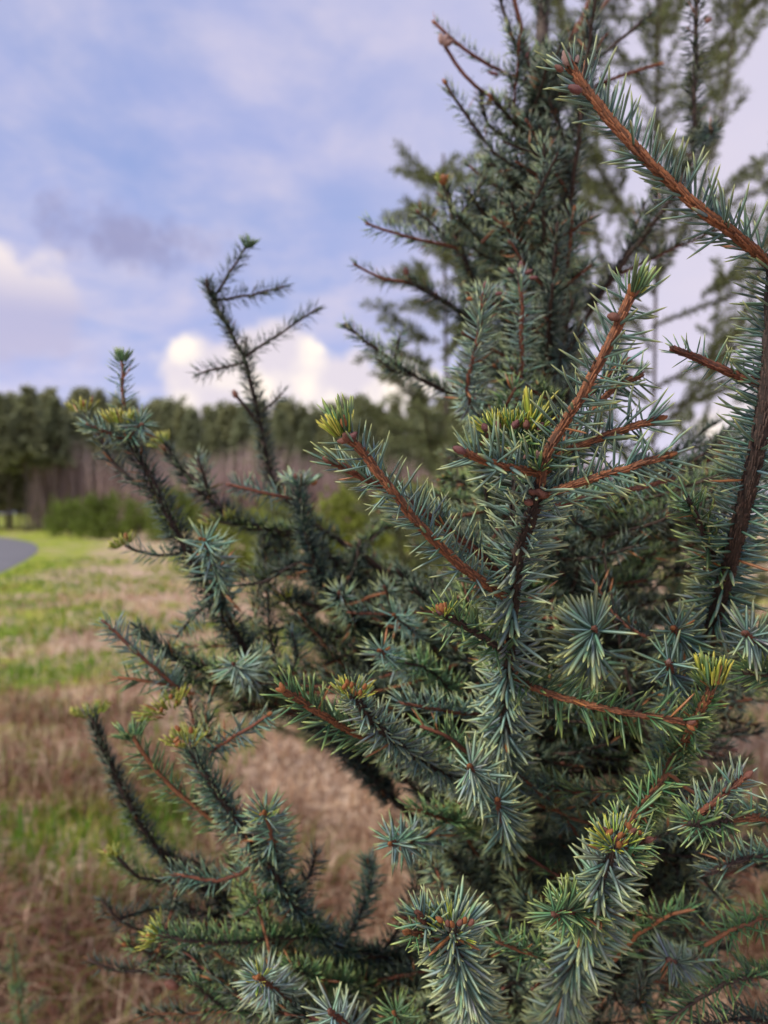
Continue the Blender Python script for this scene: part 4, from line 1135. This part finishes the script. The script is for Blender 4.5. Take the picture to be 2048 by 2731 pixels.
S(U3, [(1285, 645, .86), (1350, 582, .83), (1400, 545, .82), (1448, 508, .81)], 1.9, 1.6, 'r', 21, 12, 'b', 2, gap='cam', gk=0.9, tipbud=('orange', 8))

U4 = new('upper left limb sweeping left with a thin brown tip')
S(U4, [(1450, 1150, .97), (1330, 960, .93), (1245, 850, .90), (1155, 785, .88), (1090, 752, .87)], 3.8, 2.8, 'd', 19, 24, 'd', 2, gap=None)
S(U4, [(1090, 752, .87), (1020, 742, .865), (975, 722, .86), (945, 703, .857)], 1.9, 1.5, 'r', 18, 10, 'd', 2, gap='cam', gk=0.6)
U4.bud(P(1085, 735, .86), (-0.2, -0.2, 1), 0.013, 'brown', 1.1)
S(U4, [(1440, 1300, .97), (1290, 1085, .92), (1190, 1045, .89), (1090, 992, .87), (1000, 928, .86), (920, 865, .85)], 3.6, 1.9, 'd', 20, 17, 'b', 2, gap='cam', gk=0.3)
S(U4, [(1050, 960, .865), (1060, 920, .85), (1065, 890, .84)], 1.7, 1.3, 'd', 18, 13, 'b', 2, gap=None)
S(U4, [(1100, 1000, .87), (1040, 985, .85), (1010, 960, .84)], 1.7, 1.3, 'd', 20, 14, 'b', 2, gap=None)

U5 = new('pair of upright shoots with red buds behind the yellow crown')
S(U5, [(1400, 1320, .90), (1300, 1150, .74), (1245, 1050, .665), (1262, 960, .65), (1278, 870, .64), (1292, 785, .633)], 2.6, 2.0, 'r', 22, 13, 'w', 1, gap=None, ang=74, nskip=0.25, up_bias=0.0)
for q, o in (((1320, 785), (0.9, -0.3, 0.1)), ((1262, 798), (-0.8, -0.3, 0)), ((1292, 770), (0.2, -0.2, 1))): U5.bud(P(*q, .63), o, 0.008, 'purple' if o[0] > 0 else 'orange')
S(U5, [(1380, 1160, .76), (1382, 1050, .70), (1392, 940, .68), (1392, 820, .665), (1388, 735, .66)], 2.6, 2.0, 'r', 22, 14, 'w', 1, gap=None, ang=74, up_bias=0.0)
for q, o in (((1370, 728), (-0.6, -0.3, 0.4)), ((1400, 730), (0.7, -0.4, 0.3)), ((1412, 742), (0.9, -0.3, 0)), ((1388, 718), (0, -0.3, 1))): U5.bud(P(*q, .655), o, 0.009, 'purple')
S(U5, [(1500, 900, .88), (1512, 720, .80), (1522, 640, .77), (1532, 560, .75)], 2.2, 1.6, 'r', 21, 13, 'b', 1, gap='cam', gk=0.5, tipbud=('orange', 8))
S(U5, [(1480, 1000, .85), (1500, 950, .78), (1560, 880, .75)], 2.2, 1.6, 'd', 20, 15, 'd', 1, gap=None)

U6 = new('spiny upright shoot against the pale sky at the upper right')
S(U6, [(1480, 980, .97), (1620, 760, .90), (1740, 600, .86), (1820, 480, .84), (1852, 380, .83), (1850, 250, .82), (1856, 110, .815), (1858, 20, .81), (1858, -60, .81)], 3.6, 2.4, 'd', 20, 13, 'd', 2, gap=None, ang=82, tipang=60, nskip=0.35, up_bias=0.02)
U6.bud(P(1880, 60, .80), (0.8, -0.2, 0.4), 0.010, 'brown')
S(U6, [(1850, 385, .832), (1885, 365, .80), (1900, 345, .78)], 2.4, 2.0, 'd', 14, 30, 'd', 1, gap=None)
S(U6, [(1640, 740, .90), (1760, 680, .88), (1850, 640, .87), (1920, 610, .86)], 2.0, 1.5, 'r', 20, 15, 'd', 2)
S(U6, [(1560, 830, .93), (1660, 690, .90), (1700, 600, .88), (1720, 540, .87)], 2.0, 1.5, 'd', 20, 17, 'd', 2, gap=None)
S(U6, [(1700, 650, .88), (1745, 560, .87), (1760, 480, .865)], 2.0, 1.5, 'd', 18, 20, 'd', 2, gap=None)

# --- needles and short spurs on the trunk itself
Tn = new()
Tn.stem([trunk_pt(1500), trunk_pt(1000), trunk_pt(600), trunk_pt(300), trunk_pt(120)], 0.0155, 0.009, 'd', False, 0.020, 26, 'd', 1, gap=None, ang=82, tipang=70, up_bias=0.0)

# --- the inner branches that fill the crown between trunk and rim
YB = [0, 200, 400, 600, 800, 1000, 1120, 1250, 1350, 1500, 1650, 1800, 1900, 2000, 2100, 2250, 2400, 2500, 2731, 3200]
XB = [1380, 1290, 1260, 1200, 1230, 1220, 1240, 1120, 960, 840, 880, 860, 900, 1000, 1060, 1080, 1060, 960, 720, 600]


def allowed(q):
    x, y = q
    if x < np.interp(y, YB, XB): return False
    if y < 620 and x > 1640 - 0.1 * y: return False
    if 620 <= y < 1120 and x > 1590: return False
    if 1700 < x < 1880 and 2250 < y < 2420: return False
    return True


def filler(n, ylo, yhi, dr):
    made = 0; tries = 0
    while made < n and tries < n * 30:
        tries += 1
        y0 = rng.uniform(ylo, yhi)
        o = trunk_pt(y0 + 120)
        az = rng.uniform(0, 2 * math.pi)
        reach = rng.uniform(*dr)
        v = np.array([math.cos(az), math.sin(az), 0])
        if v[1] < -0.1: reach = min(reach, 0.26)
        tip = o + v * reach + np.array([0, 0, reach * rng.uniform(0.25, 0.75)])
        if tip[1] < 0.62: continue
        if not allowed(proj(tip)): continue
        mid = o + v * reach * 0.5 + np.array([0, 0, reach * 0.12])
        b = new()
        far = tip[1] > 1.02
        lod = 2 if tip[1] > 0.68 else 1
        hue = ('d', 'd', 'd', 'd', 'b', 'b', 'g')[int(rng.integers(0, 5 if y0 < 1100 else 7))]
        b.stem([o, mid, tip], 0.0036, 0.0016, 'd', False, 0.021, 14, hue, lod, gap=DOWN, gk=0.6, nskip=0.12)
        for k in range(int(3 + reach * 12)):
            f = rng.uniform(0.25, 0.95)
            a = (o * (1 - f) + mid * f * 2 * (f < 0.5) + 0) if False else ((1 - f) ** 2 * o + 2 * f * (1 - f) * mid + f * f * tip)
            w = norm(v + np.cross(v, [0, 0, 1.0]) * rng.choice((-1, 1)) * rng.uniform(0.6, 1.3) + np.array([0, 0, rng.uniform(-0.15, 0.6)]))
            e = a + w * rng.uniform(0.06, 0.13)
            if e[1] < 0.60 or not allowed(proj(e)): continue
            b.stem([a, (a + e) / 2 + [0, 0, -0.004], e], 0.0019, 0.0012, 'r' if rng.random() < 0.5 else 'd', False, 0.021, 13, hue, lod, gap=DOWN, gk=0.5)
            if rng.random() < 0.35: b.bud(e, w, 0.007, ('brown', 'orange')[int(rng.integers(0, 2))])
        made += 1


filler(16, 200, 640, (0.06, 0.19))
filler(40, 500, 1200, (0.10, 0.34))
filler(58, 1150, 1900, (0.14, 0.46))
filler(76, 1800, 2700, (0.16, 0.55))
filler(24, 2600, 3300, (0.2, 0.55))



def grow(n, poly, dr, hues, seed_d=0.22, dead=0.12):
    """side shoots growing off limbs already built, so that they end inside a part of the crown"""
    pts = []; own = []
    for b in BR:
        for p in b.paths:
            s = p[::3]; pts.append(s); own += [b] * len(s)
    pts = np.concatenate(pts)
    pq = proj(pts)
    poly = np.array(poly, float)
    lo, hi = poly.min(0), poly.max(0)
    made = tries = 0
    while made < n and tries < n * 40:
        tries += 1
        q = lo + (hi - lo) * rng.random(2)
        ins = False
        for i in range(len(poly)):
            (x1, y1), (x2, y2) = poly[i - 1], poly[i]
            if (y1 > q[1]) != (y2 > q[1]) and q[0] < (x2 - x1) * (q[1] - y1) / (y2 - y1) + x1: ins = not ins
        if not ins: continue
        t = P(q[0], q[1], rng.uniform(*dr))
        dd = np.linalg.norm(pts - t, axis=1)
        ok = np.nonzero((dd < seed_d) & (dd > 0.05) & (pts[:, 2] < t[2] + 0.05) & (pq[:, 0] > q[0] - 260))[0]
        if not len(ok): continue
        j = ok[int(rng.integers(0, len(ok)))]
        o = pts[j]; m = (o + t) / 2 + np.array([0, 0, -0.10 * dd[j]]) + rng.normal(0, 0.006, 3)
        bare = rng.random() < dead
        own[j].stem([o, m, t], 0.0018, 0.0011, ('r', 'd', 'o')[int(rng.integers(0, 3))], False, 0.0205, 14 if not bare else 1.2,
                    hues[int(rng.integers(0, len(hues)))], 1 if t[1] < 0.66 else 2, gap=DOWN, gk=0.5)
        if rng.random() < 0.4: own[j].bud(t, norm(t - m), 0.0085, ('brown', 'orange', 'orange')[int(rng.integers(0, 3))])
        made += 1


grow(46, [(330, 2480), (520, 2300), (640, 2240), (780, 2440), (960, 2520), (1050, 2731), (380, 2731)], (.72, .92), 'ddbdg')
grow(26, [(640, 1420), (820, 1380), (1000, 1450), (1080, 1700), (960, 1760), (760, 1690), (650, 1560)], (.80, 1.0), 'ddbdg')
grow(16, [(420, 1720), (600, 1760), (820, 1840), (760, 1960), (520, 1900)], (.72, .85), 'dbg')
grow(40, [(1050, 1450), (1330, 1400), (1330, 2200), (1060, 2150), (1000, 1800)], (.68, .95), 'ddbdg')
grow(46, [(1450, 1350), (1850, 1350), (2048, 1900), (2048, 2731), (1300, 2731), (1400, 2000)], (.62, .95), 'dbddgb')

for b in BR: b.finish()

# the needles that show largest become objects of their own, on their branches
def pick_needles(limit):
    sc = []
    for i, (ow, b, d, s, u, L, k, hue) in enumerate(PICKABLE):
        a, c = proj(np.array([b, b + d * L]))
        if not (0 < a[0] < 2048 and 0 < a[1] < 2731 and 0 < c[0] < 2048 and 0 < c[1] < 2731): continue
        if b[1] > 0.53: continue
        sc.append((float(np.hypot(*(a - c))) + 60 * (0.5 - (b + d * L)[1]) / 0.1, i))
    sc.sort(reverse=True)
    return [i for _, i in sc[:limit]]


VAR = {}


def needle_mesh(k, hue, v):
    if (k, hue, v) not in VAR:
        V, R, TP, Q, T = TEMPL[(0, k)]
        body, ridge, tip = (np.array(c) for c in HUES[hue])
        f = (0.8, 1.0, 1.2)[v]
        C = (body + (ridge - body) * R[:, None].clip(0, 1.1)) * f
        C = C * (1 - TP[:, None] * 0.8) + tip * TP[:, None] * 0.8
        VAR[(k, hue, v)] = mesh_np('needle', V, Q, T, C, M_NEEDLE)
    return VAR[(k, hue, v)]


owner_branch = {id(b.own): b for b in BR}
taken = set()
for i in pick_needles(300):
    ow, b, d, s, u, L, k, hue = PICKABLE[i]
    o = bpy.data.objects.new('needle', needle_mesh(k, hue, int(rng.integers(0, 3))))
    COL.objects.link(o)
    o.parent = owner_branch[id(ow)].ob
    o.matrix_basis = Matrix(((s[0] * L, d[0] * L, u[0] * L, b[0]), (s[1] * L, d[1] * L, u[1] * L, b[1]), (s[2] * L, d[2] * L, u[2] * L, b[2]), (0, 0, 0, 1)))
    taken.add(tuple(np.round(b, 7)))
for b in BR: b.finish_needles(taken)

# ------------------------------------------------------------------ other young conifers
def loose_conifer(loc, H, label, lean=(0, 0), nb=34, hue='o', seed=1, name='spruce_tree', Lb=0.9, side=12, low=0.05, needle=0.026, nden=4, wid=1.0, seedling=False, pw=0.8, up=0.0, trunk=0.012):
    """a conifer some metres behind, thin sprays of olive needles"""
    global rng
    keep, rng = rng, np.random.default_rng(seed)
    e = empty(name, loc, label=label, category='tree')
    top = np.array([lean[0], lean[1], H]) + np.array(loc)
    base = np.array(loc) + [0, 0, -0.05]
    pth = catmull(np.array([base, base * 0.5 + top * 0.5 + [0.03, 0.02, 0], top]), 0.06)
    acc = Acc(); acc.add(*tube(pth, trunk * H / 3, 0.002 if seedling else 0.006, 10, 0.04))
    link('trunk', acc.mesh('trunk', M_ORANGE if seedling else M_TRUNK, True), e)
    if seedling:
        ac = Acc(); b, dd, u, ln, _ = shoot_needles(pth, 14, 0.019, ang=60, gap=None)
        needles_to(ac, b, dd, u, ln, hue, 1); link('needles', ac.mesh('needles', M_NEEDLE), e, kind='stuff')
    for i in range(nb):
        f = low + (0.97 - low) * (i + rng.random()) / nb
        o = base + (top - base) * f
        az = i * 2.4 + rng.normal(0, 0.3)
        reach = Lb * (1 - f) ** pw * rng.uniform(0.75, 1.15) + (0.01 if seedling else 0.14)
        v = np.array([math.cos(az), math.sin(az), 0])
        tip = o + v * reach * (0.8 if up else 1) + [0, 0, reach * rng.uniform(0.35 + up, 0.8 + up)]
        mid = o + v * reach * 0.55 + [0, 0, reach * (0.15 + up * 0.4)]
        nd = Acc(); wd = Acc()
        def sh(pts, r0, r1, d):
            p = catmull(np.array(pts), 0.045)
            if len(p) < 3: p = catmull(np.array(pts), 0.01)
            wd.add(*tube(p, r0, r1, 4))
            b, dd, u, ln, _ = shoot_needles(p, d, needle, ang=55, gap=None, up_bias=0.1)
            if seedling: needles_to(nd, b, dd, u, ln, hue, 1, None, width=wid)
            else: plates(nd, b, dd, norm(rng.normal(0, 1, dd.shape)), ln * 1.7, ln * 0.17, HUES[hue][1])
        sh([o, mid, tip], 0.005 * (0.25 + reach), 0.0015 if seedling else 0.003, nden)
        for k in range(int(side * (0.4 + reach))):
            g = rng.uniform(0.2, 0.97)
            a = (1 - g) ** 2 * o + 2 * g * (1 - g) * mid + g * g * tip
            w = norm(v * 0.8 + np.cross(v, [0, 0, 1.0]) * rng.choice((-1, 1)) * rng.uniform(0.3, 1.1) + [0, 0, rng.uniform(-0.1, 0.7) + up])
            q = a + w * rng.uniform(0.12, 0.34) * (0.25 if seedling else 1) * (1.15 - 0.6 * g)
            sh([a, (a + q) / 2 + [0, 0, 0.01], q], 0.0022, 0.0014, nden)
        b = link('branch', wd.mesh('branch', M_DARK, True), e)
        t = bpy.data.objects.new('needles', nd.mesh('needles', M_NEEDLE if seedling else M_FAR)); COL.objects.link(t); t.parent = b; t['kind'] = 'stuff'
    rng = keep


def G(px_, d): return ((px_ - 1024) / FPX * d, d, float(gz((px_ - 1024) / FPX * d, d)))


loose_conifer(G(1165, 3.5), 3.2, 'olive green conifer blurred behind the spruce, its tip left of the crown', (0.03, 0), 52, 'o', 5, 'conifer_tree', 1.45, 10, 0.06, pw=2.0)
loose_conifer(G(1720, 3.9), 5.4, 'olive green conifer blurred against the pale sky at the right edge', (0.1, 0.1), 50, 'o', 9, 'conifer_tree', 1.7, 12, 0.08, pw=0.6, up=0.3, trunk=0.006)
loose_conifer(G(22, 1.30), 0.80, 'small spruce seedling with an orange stem in the lower left corner', (0, 0.01), 10, 'g', 13, 'spruce_seedling', 0.08, 5, 0.35, 0.016, 9, 1.0, True)
